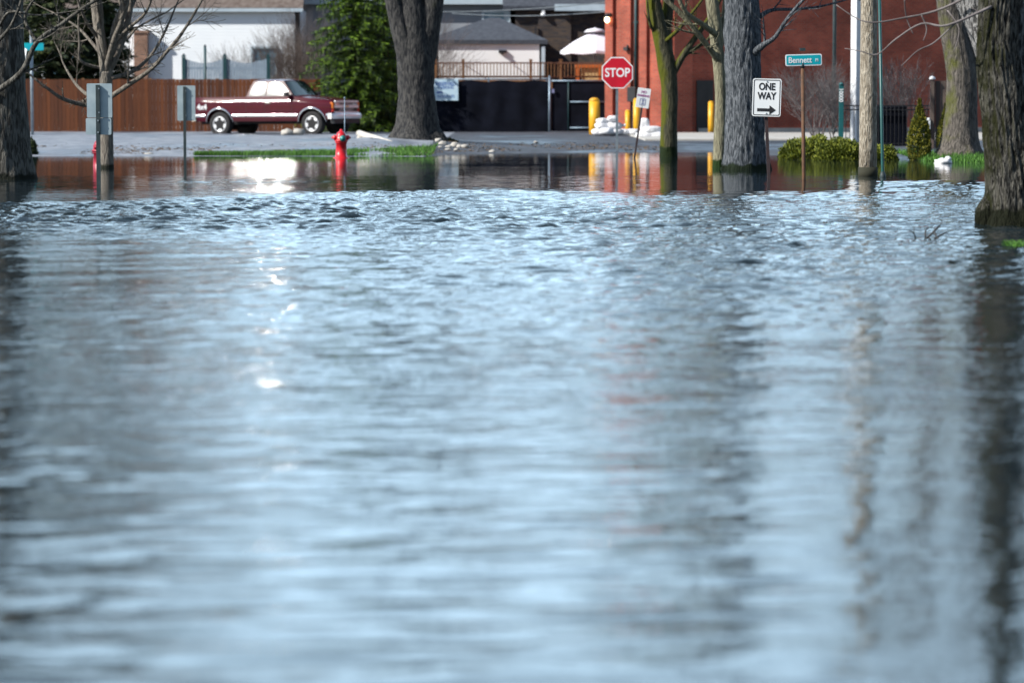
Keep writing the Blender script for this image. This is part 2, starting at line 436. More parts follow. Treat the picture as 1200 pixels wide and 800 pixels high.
mmw = nt.nodes.new('ShaderNodeMath'); mmw.operation = 'MULTIPLY'; nt.links.new(mrw.outputs[0], mmw.inputs[0]); nt.links.new(ny_.outputs[0], mmw.inputs[1])
zw = nt.nodes.new('ShaderNodeMapRange'); zw.inputs[1].default_value = .30; zw.inputs[2].default_value = .75; zw.inputs[3].default_value = 1.0; zw.inputs[4].default_value = .12   # added cloud thins overhead so steep ripples mirror deeper blue
nt.links.new(sxw.outputs[2], zw.inputs[0])
mm2 = nt.nodes.new('ShaderNodeMath'); mm2.operation = 'MULTIPLY'; nt.links.new(mmw.outputs[0], mm2.inputs[0]); nt.links.new(zw.outputs[0], mm2.inputs[1])
lw = nt.nodes.new('ShaderNodeMapRange'); lw.interpolation_type = 'SMOOTHSTEP'; lw.inputs[1].default_value = .105; lw.inputs[2].default_value = .165; lw.inputs[3].default_value = .42; lw.inputs[4].default_value = 1.0   # added cloud thinned near the horizon to darken the near water
nt.links.new(sxw.outputs[2], lw.inputs[0])
mm3 = nt.nodes.new('ShaderNodeMath'); mm3.operation = 'MULTIPLY'; nt.links.new(mm2.outputs[0], mm3.inputs[0]); nt.links.new(lw.outputs[0], mm3.inputs[1])
nt.links.new(mm3.outputs[0], mxw.inputs[0]); nt.links.new(sky.outputs[0], mxw.inputs[6]); mxw.inputs[7].default_value = (18.5, 26.2, 32.8, 1)
nt.links.new(mxw.outputs[2], bg.inputs['Color'])
bg.inputs['Strength'].default_value = .070

ld = bpy.data.lights.new('sun', 'SUN'); ld.energy = 5.0; ld.angle = radians(.53); ld.color = (1, .955, .88)
lo = bpy.data.objects.new('sun', ld); COL.objects.link(lo)
lo.rotation_euler = (-SUN).to_track_quat('-Z', 'Y').to_euler()
lo.location = SUN * 60

cd = bpy.data.cameras.new('camera'); co = bpy.data.objects.new('camera', cd); COL.objects.link(co)
cd.sensor_fit = 'HORIZONTAL'; cd.sensor_width = 36; cd.lens = 36 * FPX / 1200
cd.clip_start = .1; cd.clip_end = 3000
co.location = (0, 0, CAMH); co.rotation_euler = (pi / 2 - TH, 0, 0)
cd.dof.use_dof = True; cd.dof.focus_distance = 43; cd.dof.aperture_fstop = 2.1
S.camera = co
S.view_settings.view_transform = 'Standard'; S.view_settings.look = 'None'
S.view_settings.exposure = 0.48; S.view_settings.gamma = 1; S.view_settings.use_curve_mapping = False
S.cycles.max_bounces = 8; S.cycles.diffuse_bounces = 3; S.cycles.glossy_bounces = 4; S.cycles.sample_clamp_indirect = 300
S.cycles.use_denoising = True

# ------------------------------------------------------------------ ground, lot, road, water
SH = [(-400, 70), (240, 70.2), (500, 69.6), (522, 73), (700, 75.5), (850, 75.5), (900, 72), (1050, 67), (1090, 64.5), (1160, 62), (1500, 60)]
SHX = [((p - 600) / 3600 * y, y) for p, y in SH]
def Ysh(x):
    if x <= SHX[0][0]: return SHX[0][1]
    for (a, ya), (b, yb) in zip(SHX, SHX[1:]):
        if x <= b: return ya + (yb - ya) * (x - a) / (b - a)
    return SHX[-1][1]
MX, MY = X(487, 79), 79.5
def H(x, y):
    d = y - Ysh(x) + .5 * noise.noise(Vector((x * .6, y * .12, 3)))
    h = max(-.55, .035 * d) if d < 0 else .135 * (1 - exp(-d / 3.6))
    h += .22 * exp(-((x - MX + .5) / 1.7) ** 2 - ((y - MY - 1) / 4.0) ** 2)
    return h

def sheet(name, x0, x1, y0, y1, nx, ny, off, m, kind='structure', lab=None):
    b = MB()
    b.grid(lambda u, v: (x0 + (x1 - x0) * u, y0 + (y1 - y0) * v, H(x0 + (x1 - x0) * u, y0 + (y1 - y0) * v) + off), nx, ny)
    o = b.build(name, m, recalc=False)
    return tag(o, kind=kind)

def groundmat(name, c1, c2, wet, scale=3.0):
    """dry surface that darkens where water has soaked in, in its own patches"""
    m, nt, b = newmat(name)
    tc = N(nt, 'ShaderNodeTexCoord')
    n1 = N(nt, 'ShaderNodeTexNoise'); n1.inputs['Scale'].default_value = scale; n1.inputs['Detail'].default_value = 9
    mp = N(nt, 'ShaderNodeMapping'); mp.inputs['Scale'].default_value = (1, .35, 1)
    nt.links.new(tc.outputs['Object'], mp.inputs[0]); nt.links.new(mp.outputs[0], n1.inputs['Vector'])
    r1 = N(nt, 'ShaderNodeValToRGB'); r1.color_ramp.elements[0].position = .35; r1.color_ramp.elements[1].position = .68
    r1.color_ramp.elements[0].color = rgba(c1); r1.color_ramp.elements[1].color = rgba(c2)
    nt.links.new(n1.outputs['Fac'], r1.inputs[0])
    n2 = N(nt, 'ShaderNodeTexNoise'); n2.inputs['Scale'].default_value = .32; n2.inputs['Detail'].default_value = 5
    nt.links.new(mp.outputs[0], n2.inputs['Vector'])
    r2 = N(nt, 'ShaderNodeMapRange'); r2.inputs[1].default_value = .50; r2.inputs[2].default_value = .58; nt.links.new(n2.outputs['Fac'], r2.inputs[0])
    mx = N(nt, 'ShaderNodeMix', data_type='RGBA'); nt.links.new(r2.outputs[0], mx.inputs[0]); nt.links.new(r1.outputs[0], mx.inputs[6]); mx.inputs[7].default_value = rgba(wet)
    nt.links.new(mx.outputs[2], b.inputs['Base Color'])
    r3 = N(nt, 'ShaderNodeMapRange'); r3.inputs[3].default_value = .8; r3.inputs[4].default_value = .4; nt.links.new(r2.outputs[0], r3.inputs[0]); nt.links.new(r3.outputs[0], b.inputs['Roughness'])
    n4 = N(nt, 'ShaderNodeTexNoise'); n4.inputs['Scale'].default_value = 45; nt.links.new(tc.outputs['Object'], n4.inputs['Vector'])
    bp = N(nt, 'ShaderNodeBump'); bp.inputs['Distance'].default_value = .008; nt.links.new(n4.outputs['Fac'], bp.inputs['Height']); nt.links.new(bp.outputs[0], b.inputs['Normal'])
    return m
M_soil = groundmat('muddy soil', (.09, .07, .05), (.15, .12, .08), (.05, .045, .035))
M_lot = groundmat('worn lot asphalt', (.15, .17, .205), (.27, .295, .34), (.09, .105, .135))
M_road = groundmat('road asphalt', (.032, .038, .05), (.07, .078, .098), (.024, .028, .04))

b = MB()
def gz(x, y): return H(x, y) - .05 if y > 40 else -.6
xs = [-900, -300, -90] + [-40 + i * .8 for i in range(101)] + [90, 300, 900]
ys = [-400, -60, 0, 30] + [44 + i * 1.0 for i in range(97)] + [200, 400, 1200]
vs = [(x, y, gz(x, y)) for x in xs for y in ys]
ny = len(ys)
b.add(vs, [(i * ny + j, (i + 1) * ny + j, (i + 1) * ny + j + 1, i * ny + j + 1) for i in range(len(xs) - 1) for j in range(ny - 1)], True)
tag(b.build('ground', M_soil, recalc=False), kind='structure')
XL = X(520, 90)
sheet('parking_lot', -36, XL, 60, 111, 60, 100, 0.0, M_lot)
sheet('road', XL + .004, 30, 62, 111, 60, 100, 0.004, M_road)

# pavement with its kerb, right of the bollards
b = MB()
x0, x1 = X(756, 86), 24
b.box(((x0 + x1) / 2, 94.5, .10), (x1 - x0, 16.6, .17))
tag(b.build('sidewalk', M_concrete, bevel=.02), kind='structure')

# water
m, nt, bs = newmat('flood water')
bs.inputs['Base Color'].default_value = (.010, .018, .022, 1); bs.inputs['Roughness'].default_value = .025; bs.inputs['IOR'].default_value = 1.38
tc = N(nt, 'ShaderNodeTexCoord')
def wn(sx, sy, detail, dist=0.0, off=(0, 0, 0), rot=0):
    mp = N(nt, 'ShaderNodeMapping'); mp.inputs['Scale'].default_value = (sx, sy, 1); mp.inputs['Location'].default_value = off; mp.inputs['Rotation'].default_value = (0, 0, rot)
    nz = N(nt, 'ShaderNodeTexNoise'); nz.inputs['Scale'].default_value = 1; nz.inputs['Detail'].default_value = detail; nz.inputs['Distortion'].default_value = dist
    nt.links.new(tc.outputs['Object'], mp.inputs[0]); nt.links.new(mp.outputs[0], nz.inputs['Vector'])
    return nz.outputs['Fac']
def ma(op, a, b=None, c=None, clamp=False):
    n = N(nt, 'ShaderNodeMath', operation=op, use_clamp=clamp)
    for i, q in enumerate((a, b, c)):
        if q is None: continue
        if isinstance(q, (int, float)): n.inputs[i].default_value = q
        else: nt.links.new(q, n.inputs[i])
    return n.outputs[0]
def mr(v, a, b_, c=0, d=1, smooth=True):
    n = N(nt, 'ShaderNodeMapRange'); n.interpolation_type = 'SMOOTHSTEP' if smooth else 'LINEAR'
    nt.links.new(v, n.inputs[0])
    for i, q in enumerate((a, b_, c, d)): n.inputs[i + 1].default_value = q
    return n.outputs[0]
sp = N(nt, 'ShaderNodeSeparateXYZ'); nt.links.new(tc.outputs['Object'], sp.inputs[0])
wob = wn(.12, .10, 3, off=(9, 2, 0))
yy = ma('MULTIPLY_ADD', wob, 14.0, sp.outputs[1])           # ragged edge of the wind-ruffled zone
calm = mr(yy, 46.5, 51.0, 1.0, .11)                          # sheltered mirror water near the far bank
near = mr(sp.outputs[1], 7.5, 20.0, .45, 1.0)                # slacker water at the near end
patch = mr(wn(.10, .16, 3, off=(3, 7, 0)), .35, .65, .45, 1.1)
amp = ma('MULTIPLY', ma('MULTIPLY', calm, near), patch)
swell = ma('MULTIPLY', wn(.9, 1.4, 2, .4), .012)
rip = ma('MULTIPLY', wn(2.4, 3.6, 3, .5, (4, 1, 0), .12), .016)
fine = ma('MULTIPLY', wn(7.0, 11.0, 3, .3, (1, 5, 0), -.15), .012)
hh = ma('ADD', ma('ADD', swell, rip), fine)
hgt = ma('MULTIPLY', hh, amp)
bp = N(nt, 'ShaderNodeBump'); bp.inputs['Distance'].default_value = 1.0; bp.inputs['Strength'].default_value = 1.0
nt.links.new(hgt, bp.inputs['Height']); nt.links.new(bp.outputs[0], bs.inputs['Normal'])
M_water = m
import numpy as np
def water_mesh():
    rs = np.random.RandomState(12)
    XW, Y0, Y1 = 13.0, 2.5, 53.0
    xs = np.linspace(-XW, XW, 561)
    ys = [Y0]
    while ys[-1] < Y1: ys.append(ys[-1] + min(.062, max(.02, .0026 * ys[-1])))
    ys = np.array(ys)
    gx, gy = np.meshgrid(xs, ys, indexing='ij')
    def lowf(seed, s, n=14):
        r = np.random.RandomState(seed); o = np.zeros_like(gx)
        for i in range(n):
            k = s * r.uniform(.4, 1.6); a = r.uniform(0, 2 * pi); o += np.sin(k * (cos(a) * gx * .8 + sin(a) * gy * .6) + r.uniform(0, 6.28))
        return o / sqrt(n / 2)
    def smst(v, a, b):
        t = np.clip((v - a) / (b - a), 0, 1); return t * t * (3 - 2 * t)
    wx = gx + .30 * lowf(1, 1.1); wy = gy + .30 * lowf(2, 1.1)
    def waves(n, l0, l1, sig, spread):
        o = np.zeros_like(gx); e = sig / sqrt(n / 2)
        for i in range(n):
            lam = l0 * (l1 / l0) ** rs.rand(); k = 2 * pi / lam
            a = pi / 2 + .25 + spread * rs.randn()
            o += e / k * np.sin(k * (cos(a) * wx + sin(a) * wy) + rs.uniform(0, 6.28))
        return o
    calm = smst(gy + 2.6 * lowf(3, .5) + 1.8 * lowf(9, 1.4) - .10 * gx, 39.5, 48.0)
    p1, p2 = lowf(4, .55), lowf(5, .35)
    A_short = (1 - calm) * np.clip(.82 + .50 * p1, .14, 1.8) * (.24 + .76 * smst(gy, 15, 31)) + .085 * calm
    A_long = (1 - calm) * np.clip(.75 + .30 * p2, .3, 1.4) * (.15 + .85 * smst(gy, 10, 25)) + .04 * calm
    right = smst(gx / gy, .085, .14)
    A_short *= 1 - right * (.35 + .40 * (1 - smst(gy, 18, 30))); A_long *= 1 - .45 * right * (1 - smst(gy, 18, 30))
    z = A_short * waves(90, .13, .42, SIG_S, .5) + A_long * waves(40, .5, 1.9, SIG_L, .32)
    edge = smst(XW - np.abs(gx), 0, 1.5) * smst(gy - Y0, 0, .6) * smst(Y1 - gy, 0, 1.5)
    z *= edge
    nx, ny = len(xs), len(ys)
    co = np.stack([gx, gy, z], -1).reshape(-1, 3)
    ii, jj = np.meshgrid(np.arange(nx - 1), np.arange(ny - 1), indexing='ij')
    q = np.stack([ii * ny + jj, (ii + 1) * ny + jj, (ii + 1) * ny + jj + 1, ii * ny + jj + 1], -1).reshape(-1, 4)
    yl = float(ys[-1]); B = 500.0
    ex = np.array([(-B, -B, 0), (B, -B, 0), (B, Y0, 0), (-B, Y0, 0), (-B, yl, 0), (B, yl, 0), (B, 84, 0), (-B, 84, 0), (-XW, Y0, 0), (-XW, yl, 0), (XW, Y0, 0), (XW, yl, 0)])
    o = len(co); exf = np.array([(0, 1, 2, 3), (4, 5, 6, 7), (3, 8, 9, 4), (10, 2, 5, 11)]) + o
    co = np.concatenate([co, ex]); q = np.concatenate([q, exf])
    me = bpy.data.meshes.new('water')
    me.vertices.add(len(co)); me.vertices.foreach_set('co', co.astype(np.float32).ravel())
    me.loops.add(q.size); me.loops.foreach_set('vertex_index', q.astype(np.int32).ravel())
    me.polygons.add(len(q)); me.polygons.foreach_set('loop_start', np.arange(0, q.size, 4, dtype=np.int32)); me.polygons.foreach_set('loop_total', np.full(len(q), 4, dtype=np.int32))
    me.polygons.foreach_set('use_smooth', np.ones(len(q), dtype=bool))
    me.update(calc_edges=True); me.validate()
    me.materials.append(M_water)
    w_ = bpy.data.objects.new('water', me); COL.objects.link(w_)
    return w_
SIG_S, SIG_L = .21, .07
tag(water_mesh(), kind='structure')

# ------------------------------------------------------------------ trees
def smoothpath(pts, k):
    """Catmull-Rom through pts, k steps a segment"""
    P = [Vector(p) for p in pts]
    out = []
    for i in range(len(P) - 1):
        p0, p1, p2, p3 = P[max(i - 1, 0)], P[i], P[i + 1], P[min(i + 2, len(P) - 1)]
        for j in range(k):
            t = j / k
            out.append(.5 * ((2 * p1) + (p2 - p0) * t + (2 * p0 - 5 * p1 + 4 * p2 - p3) * t * t + (3 * p1 - p0 - 3 * p2 + p3) * t ** 3))
    out.append(P[-1])
    return out
def lerpr(r, k):
    out = []
    for i in range(len(r) - 1):
        for j in range(k): out.append(r[i] + (r[i + 1] - r[i]) * j / k)
    out.append(r[-1]); return out

def ridgefn(seed, amt=.05, freq=9, zf=1.4, lump=.05, buttress=0.0):
    def f(p, a, i):
        v = Vector((cos(a) * freq * .35 + seed, sin(a) * freq * .35, p.z * zf))
        rdg = abs(noise.noise(v * 1.6)) * 2 - .4
        lp = noise.noise(Vector((cos(a) * .9 + seed, sin(a) * .9, p.z * .9)))
        return 1 + amt * rdg + lump * lp + buttress * (.5 + .5 * cos(5 * a + seed * 2.3 + .8 * sin(2 * a))) * exp(-max(0, p.z - .25) / .22)
    return f

def rv(rng): return Vector((rng.gauss(0, 1), rng.gauss(0, 1), rng.gauss(0, 1))).normalized()

def branch(mb, p, d, L, r, depth, rng, up=.12, wild=.22, nch=3, rmin=.004, spread=.75):
    n = max(3, min(9, int(L / .22)))
    pts, rad = [Vector(p)], [r]
    d = Vector(d).normalized()
    rend = max(rmin, r * (.5 if depth else .25))
    for i in range(n):
        d = (d + rv(rng) * wild * .6 + Vector((0, 0, up * .5))).normalized()
        pts.append(pts[-1] + d * (L / n)); rad.append(r + (rend - r) * (i + 1) / n)
    mb.tube(pts, rad, 7 if r > .05 else (5 if r > .015 else 3), caps=False)
    if depth <= 0: return
    k = nch + (rng.random() < .5)
    for c in range(k):
        t = .3 + .7 * (c + rng.random() * .7) / k
        i = min(n - 1, int(t * n)); fr = min(1, t * n - i)
        q = pts[i].lerp(pts[i + 1], fr); rr = rad[i] + (rad[i + 1] - rad[i]) * fr
        T = (pts[i + 1] - pts[i]).normalized()
        o = rv(rng); o = (o - T * o.dot(T)).normalized()
        a = spread * rng.uniform(.7, 1.25)
        branch(mb, q, T * cos(a) + o * sin(a), L * rng.uniform(.5, .75), max(rmin, rr * rng.uniform(.45, .68)), depth - 1, rng, up, wild, nch, rmin, spread)
    branch(mb, pts[-1], d, L * .62, rend, depth - 1, rng, up, wild, nch, rmin, spread)

def limb(mb, pts, rad, n=10, k=4, ridge=None, caps=True):
    mb.tube(smoothpath(pts, k), lerpr(rad, k), n, caps=caps, ridge=ridge)

def bare_tree(name, label, base, bark, stems, limbs=(), seed=1, crown_depth=4, nside=40, group=None, ncrown=3, ridge=True, twigmat=None, zamt=.05, k=14, cat='tree', crownL=2.4):
    """stems: list of ([(px,py,Y)...], [radius m...]) drawn in trunk; each stem/limb end sprouts a crown.
       limbs: list of (pts, radii, depth, L) drawn in crown."""
    rng = random.Random(seed)
    B = Vector(base)
    t = thing(name, label, cat, B, group=group)
    tb, cb = MB(), MB()
    for si, (pts, rad) in enumerate(stems):
        P = [(Vector(W(*p)) if len(p) == 3 and p[2] > 20 else Vector(p)) - B for p in pts]
        limb(tb, P, rad, nside, k, ridgefn(seed + si * 3, zamt, lump=.07, buttress=.22 if si == 0 and rad[0] > .3 else 0) if ridge else None)
        d = (P[-1] - P[-2]).normalized()
        for c in range(ncrown):
            a = rng.uniform(.15, .6); o = rv(rng); o = (o - d * o.dot(d)).normalized()
            branch(cb, P[-1] - d * .05, d * cos(a) + o * sin(a), crownL * rng.uniform(.8, 1.2), rad[-1] * rng.uniform(.55, .8), crown_depth, rng)
    for pts, rad, dep, L in limbs:
        P = [Vector(W(*p)) - B for p in pts]
        limb(cb, P, rad, 8, 5, caps=True)
        d = (P[-1] - P[-2]).normalized()
        if dep >= 0:
            branch(cb, P[-1], d, L, rad[-1], dep, rng)
            for i in range(1, len(P) - 1):
                T = (P[i + 1] - P[i]).normalized(); o = rv(rng); o = (o - T * o.dot(T)).normalized()
                branch(cb, P[i], T * .6 + o * .7, L * .6, rad[i] * .5, max(0, dep - 1), rng)
    tb.build('trunk', bark, t, recalc=False)
    cb.build('crown', twigmat or bark, t, recalc=False)
    return t

def G(px, Y, dz=0.0, py=180):
    x = X(px, Y, py); return Vector((x, Y, max(H(x, Y), -.4) + dz))
def m2(px0, px1, Y): return (px1 - px0) / 2 / sc(Y)

# 1 left edge trunk, forks high
Y = 50
bare_tree('bare_tree', 'massive grey brown trunk cut by the left picture edge, rising from the water', (X(2, Y), Y, -.35), bark_left,
  [([(2, 240, Y), (2, 208, Y), (2, 170, Y), (0, 110, Y), (-2, 40, Y), (-4, -60, Y), (-10, -160, Y)], [.60, .50, .45, .43, .41, .38, .30]),
   ([(-2, 20, Y + .1), (8, -60, Y + .3), (40, -180, Y + 1)], [.28, .22, .14])],
  [([(-12, 112, Y - .43), (24, 86, Y - .8), (43, 50, Y - 1.0), (70, 30, Y - 1.0), (100, 8, Y - 1.2), (122, -4, Y - 1.2), (170, -30, Y - 1.4)], [.05, .048, .04, .034, .028, .024, .016], 2, .7),
   ([(43, 50, Y - 1.0), (30, 26, Y - .9), (34, 8, Y - .8), (50, -12, Y - .8)], [.03, .026, .02, .016], 2, .6),
   ([(-10, 55, Y - .4), (10, 35, Y - .9), (22, 10, Y - 1.1), (30, -20, Y - 1.2)], [.04, .03, .024, .018], 2, .6),
   ([(0, 30, Y - .4), (12, 14, Y - .9), (40, 18, Y - 1.1), (75, 15, Y - 1.2)], [.03, .02, .014, .01], 1, .5)],
  seed=11, crown_depth=4, nside=64)

# 2 small multi-branched tree
Y = 58
bare_tree('bare_tree', 'young grey tree with wide low branches behind the two stacked sign backs', (X(125, Y), Y, -.35), bark_small,
  [([(125, 225, Y), (125, 198, Y), (125, 160, Y), (124.5, 110, Y), (124, 84, Y)], [.15, .135, .12, .115, .12]),
   ([(124, 92, Y), (120, 60, Y), (114, 30, Y + .1), (110, 0, Y + .2), (100, -80, Y + .4), (96, -180, Y + .5)], [.10, .09, .08, .07, .06, .04]),
   ([(125, 92, Y), (131, 60, Y), (136, 30, Y - .1), (146, 0, Y - .2), (150, -70, Y - .3), (160, -170, Y - .3)], [.10, .085, .075, .065, .055, .04])],
  [([(122, 120, Y - .1), (100, 123, Y - .3), (74, 116, Y - .6), (56, 104, Y - .8), (40, 92, Y - .9)], [.05, .045, .038, .03, .02], 2, .45),
   ([(122, 118, Y - .05), (104, 112, Y - .2), (90, 100, Y + .2), (78, 82, Y + .4)], [.045, .036, .03, .02], 3, .6),
   ([(129, 114, Y - .1), (150, 100, Y - .3), (176, 82, Y - .5), (198, 58, Y - .6), (218, 32, Y - .7), (240, -6, Y - .8), (262, -50, Y - .8)], [.05, .046, .04, .034, .028, .022, .014], 3, .8),
   ([(130, 92, Y - .05), (155, 84, Y + .2), (176, 66, Y + .3), (192, 40, Y + .4), (205, 10, Y + .5)], [.045, .04, .03, .024, .016], 3, .7),
   ([(136, 50, Y), (150, 34, Y - .2), (170, 16, Y - .4), (180, -8, Y - .5)], [.045, .035, .028, .02], 3, .8),
   ([(116, 45, Y), (104, 30, Y - .2), (95, 12, Y - .4), (88, -10, Y - .5)], [.04, .032, .025, .018], 2, .7),
   ([(117, 62, Y), (104, 46, Y + .2), (88, 30, Y + .4), (60, 14, Y + .5)], [.035, .03, .022, .014], 3, .7),
   ([(119, 80, Y), (95, 72, Y - .2), (93, 50, Y - .3), (92, 20, Y - .3), (95, -10, Y - .3)], [.03, .026, .022, .018, .012], 1, .5),
   ([(133, 40, Y), (148, 46, Y + .2), (162, 32, Y + .3), (196, 14, Y + .5)], [.034, .028, .02, .014], 3, .7)],
  seed=23, crown_depth=4, nside=24, zamt=.03, k=6)

# 3 large three-stemmed trunk on the bank
Y = 79
bx = X(487, Y)
bare_tree('bare_tree', 'thick dark trunk splitting into three upright stems on the grassy bank', (bx, Y, .15), bark_mid,
  [([(489, 176, Y), (489, 166, Y), (488.5, 150, Y), (488, 110, Y), (487, 70, Y), (483, 20, Y), (474, -40, Y), (460, -160, Y)], [.82, .66, .54, .46, .48, .40, .28, .18]),
   ([(490, 110, Y), (495, 66, Y + .05), (504, 25, Y), (510, -20, Y), (520, -150, Y)], [.30, .36, .28, .25, .17]),
   ([(488, 100, Y - .1), (477, 60, Y - .15), (466, 20, Y - .15), (458, -20, Y - .15), (440, -140, Y - .2)], [.26, .28, .24, .23, .16])],
  seed=31, ncrown=2, crown_depth=3, nside=48, k=10)

# 4 mossy tree by the leaning sign
Y = 69
bare_tree('bare_tree', 'yellow green mossy trunk right of the leaning no parking sign', (X(784, Y), Y, -.3), bark_moss,
  [([(784, 205, Y), (783.5, 182, Y), (784, 150, Y), (784.5, 110, Y), (782, 80, Y), (776, 50, Y), (770, 20, Y), (764, -20, Y), (752, -120, Y)], [.23, .205, .185, .18, .20, .18, .16, .14, .10]),
   ([(786, 84, Y), (780, 40, Y + .2), (784, 0, Y + .3), (790, -90, Y + .5)], [.12, .13, .12, .08])],
  [([(786, 92, Y), (800, 66, Y - .1), (818, 40, Y - .2), (832, 20, Y - .2), (846, -6, Y - .3), (860, -60, Y - .3)], [.09, .075, .062, .05, .042, .03], 2, .8),
   ([(788, 80, Y + .1), (806, 62, Y + .2), (826, 50, Y + .3), (836, 38, Y + .4)], [.06, .05, .036, .022], 1, .5),
   ([(776, 52, Y - .05), (792, 38, Y - .3), (806, 22, Y - .4), (826, -4, Y - .5)], [.055, .045, .035, .026], 2, .6),
   ([(768, 40, Y), (761, 26, Y - .2), (758, 0, Y - .2)], [.04, .034, .026], 1, .6)],
  seed=41, ncrown=2, crown_depth=3, nside=32, k=8)

# 5 slim pale tree
Y = 58.5
bare_tree('bare_tree', 'slim pale olive trunk hugging the left side of the broad slate grey trunk', (X(843, Y), Y, -.35), bark_pale,
  [([(843, 222, Y), (843, 196, Y), (844, 150, Y), (844.5, 110, Y), (843, 78, Y), (840, 55, Y), (838, 30, Y + .1), (834, 0, Y + .1), (820, -100, Y + .2)], [.15, .135, .115, .11, .12, .115, .13, .12, .08]),
   ([(841, 60, Y), (848, 30, Y + .2), (852, 0, Y + .3), (850, -90, Y + .4)], [.08, .085, .08, .05])],
  [([(842, 72, Y - .05), (832, 58, Y - .2), (818, 40, Y - .4), (802, 20, Y - .5), (780, 0, Y - .6), (755, -24, Y - .7)], [.065, .06, .055, .05, .045, .036], 2, .8),
   ([(838, 40, Y - .1), (822, 28, Y - .5), (805, 16, Y - .7), (796, 0, Y - .8), (790, -20, Y - .8)], [.06, .05, .042, .036, .028], 2, .7),
   ([(846, 76, Y), (852, 66, Y), (856, 50, Y)], [.05, .045, .04], 0, .4)],
  seed=52, crown_depth=4, nside=24, k=8, zamt=.03)

# 6 broad slate trunk
Y = 57
bare_tree('bare_tree', 'broad straight slate grey trunk standing in water behind the one way sign', (X(873, Y), Y, -.35), bark_grey,
  [([(874, 225, Y), (874, 197, Y), (873, 170, Y), (872, 120, Y), (870.5, 60, Y), (869, 0, Y), (868, -90, Y), (866, -220, Y)], [.46, .42, .375, .34, .325, .31, .29, .22])],
  [([(884, 62, Y - .22), (896, 52, Y - .4), (908, 44, Y - .5), (920, 26, Y - .6), (934, 8, Y - .6), (952, -10, Y - .7), (985, -40, Y - .8)], [.075, .055, .038, .034, .03, .027, .02], 2, .8),
   ([(890, 20, Y), (905, 12, Y + .3), (935, 11, Y + .4), (960, 8, Y + .5), (985, 2, Y + .6)], [.05, .036, .028, .022, .016], 2, .6),
   ([(866, -60, Y), (820, -120, Y + .6), (770, -170, Y + .8)], [.13, .11, .07], 3, 1.3),
   ([(872, -100, Y), (920, -160, Y - .6), (970, -200, Y - .8)], [.13, .11, .07], 3, 1.3)],
  seed=61, ncrown=2, crown_depth=3, nside=96, k=18, zamt=.085)

# 7 right rear trunk on the lawn
Y = 65.5
bare_tree('bare_tree', 'flaring brown grey trunk on the sunlit lawn patch beyond the foreground tree', (X(1125, Y), Y, -.1), bark_rear,
  [([(1124, 200, Y), (1124, 184, Y), (1125, 160, Y), (1127, 120, Y), (1126, 80, Y), (1119, 40, Y), (1111, 0, Y), (1098, -80, Y), (1090, -180, Y)], [.55, .46, .37, .33, .32, .28, .25, .20, .14]),
   ([(1131, 110, Y), (1135, 70, Y + .1), (1137, 30, Y + .1), (1140, -30, Y + .1), (1150, -150, Y + .2)], [.2, .235, .21, .19, .13])],
  seed=71, crown_depth=4, nside=48, k=12)

# 8 foreground right tree
Y = 32
t8 = bare_tree('bare_tree', 'huge mossy furrowed trunk at right edge, the nearest tree in the flood', (X(1182, Y), Y, -.4), bark_front,
  [([(1187, 300, Y), (1188, 262, Y), (1188, 240, Y), (1185, 200, Y), (1180, 150, Y), (1173, 100, Y), (1169, 50, Y), (1170, 0, Y), (1178, -90, Y), (1190, -220, Y), (1200, -460, Y)], [.42, .345, .31, .268, .245, .225, .21, .2, .18, .15, .11]),
   ([(1160, 275, Y - .05), (1155, 252, Y - .08), (1160, 236, Y + .0), (1172, 214, Y + .08)], [.13, .115, .08, .05])],
  [([(1162, 8, Y - .2), (1110, 30, Y - .3), (1080, 28, Y - .2), (1050, 46, Y - .1), (1028, 64, Y), (1008, 60, Y), (990, 57, Y + .1)], [.016, .012, .010, .0085, .007, .006, .004], -1, .3),
   ([(1165, -20, Y), (1105, 10, Y + .3), (1060, 21, Y + .4), (1015, 26, Y + .4), (980, 6, Y + .5)], [.016, .012, .010, .007, .004], -1, .3),
   ([(1120, 27, Y - .28), (1095, 50, Y - .3), (1075, 60, Y - .3), (1056, 78, Y - .3)], [.009, .007, .006, .004], -1, .25),
   ([(1110, 12, Y + .3), (1124, 34, Y + .2), (1118, 60, Y + .2)], [.009, .006, .004], -1, .2),
   ([(1080, 18, Y + .35), (1086, 34, Y + .35), (1082, 48, Y + .3)], [.009, .007, .004], -1, .2),
   ([(1060, 0, Y + .3), (1062, 20, Y + .4), (1070, 40, Y + .4)], [.007, .006, .004], -1, .2),
   ([(1185, -200, Y), (1120, -330, Y + .4), (1080, -460, Y + .6)], [.09, .07, .045], 2, .9)],
  seed=81, crown_depth=4, nside=140, k=26, zamt=.11, crownL=1.8, twigmat=M_twig)
# its two paler stems
rb = MB()
Bv = Vector(t8.location)
for pts, rad in (([(1176, 120, Y + .30), (1160, 70, Y + .34), (1146, 30, Y + .36), (1133, 0, Y + .4), (1100, -70, Y + .5), (1060, -200, Y + .6), (1040, -330, Y + .6)], [.10, .12, .125, .12, .10, .07, .02]),
                 ([(1194, 215, Y + .22), (1198, 150, Y + .26), (1199, 90, Y + .28), (1198, 20, Y + .3), (1206, -80, Y + .35), (1230, -220, Y + .4)], [.14, .13, .125, .12, .11, .08])):
    limb(rb, [Vector(W(*p)) - Bv for p in pts], rad, 72, 16, ridgefn(5, .09))
tag(rb.build('stem', bark_front2, t8, recalc=False), label='pale grey furrowed side stem')

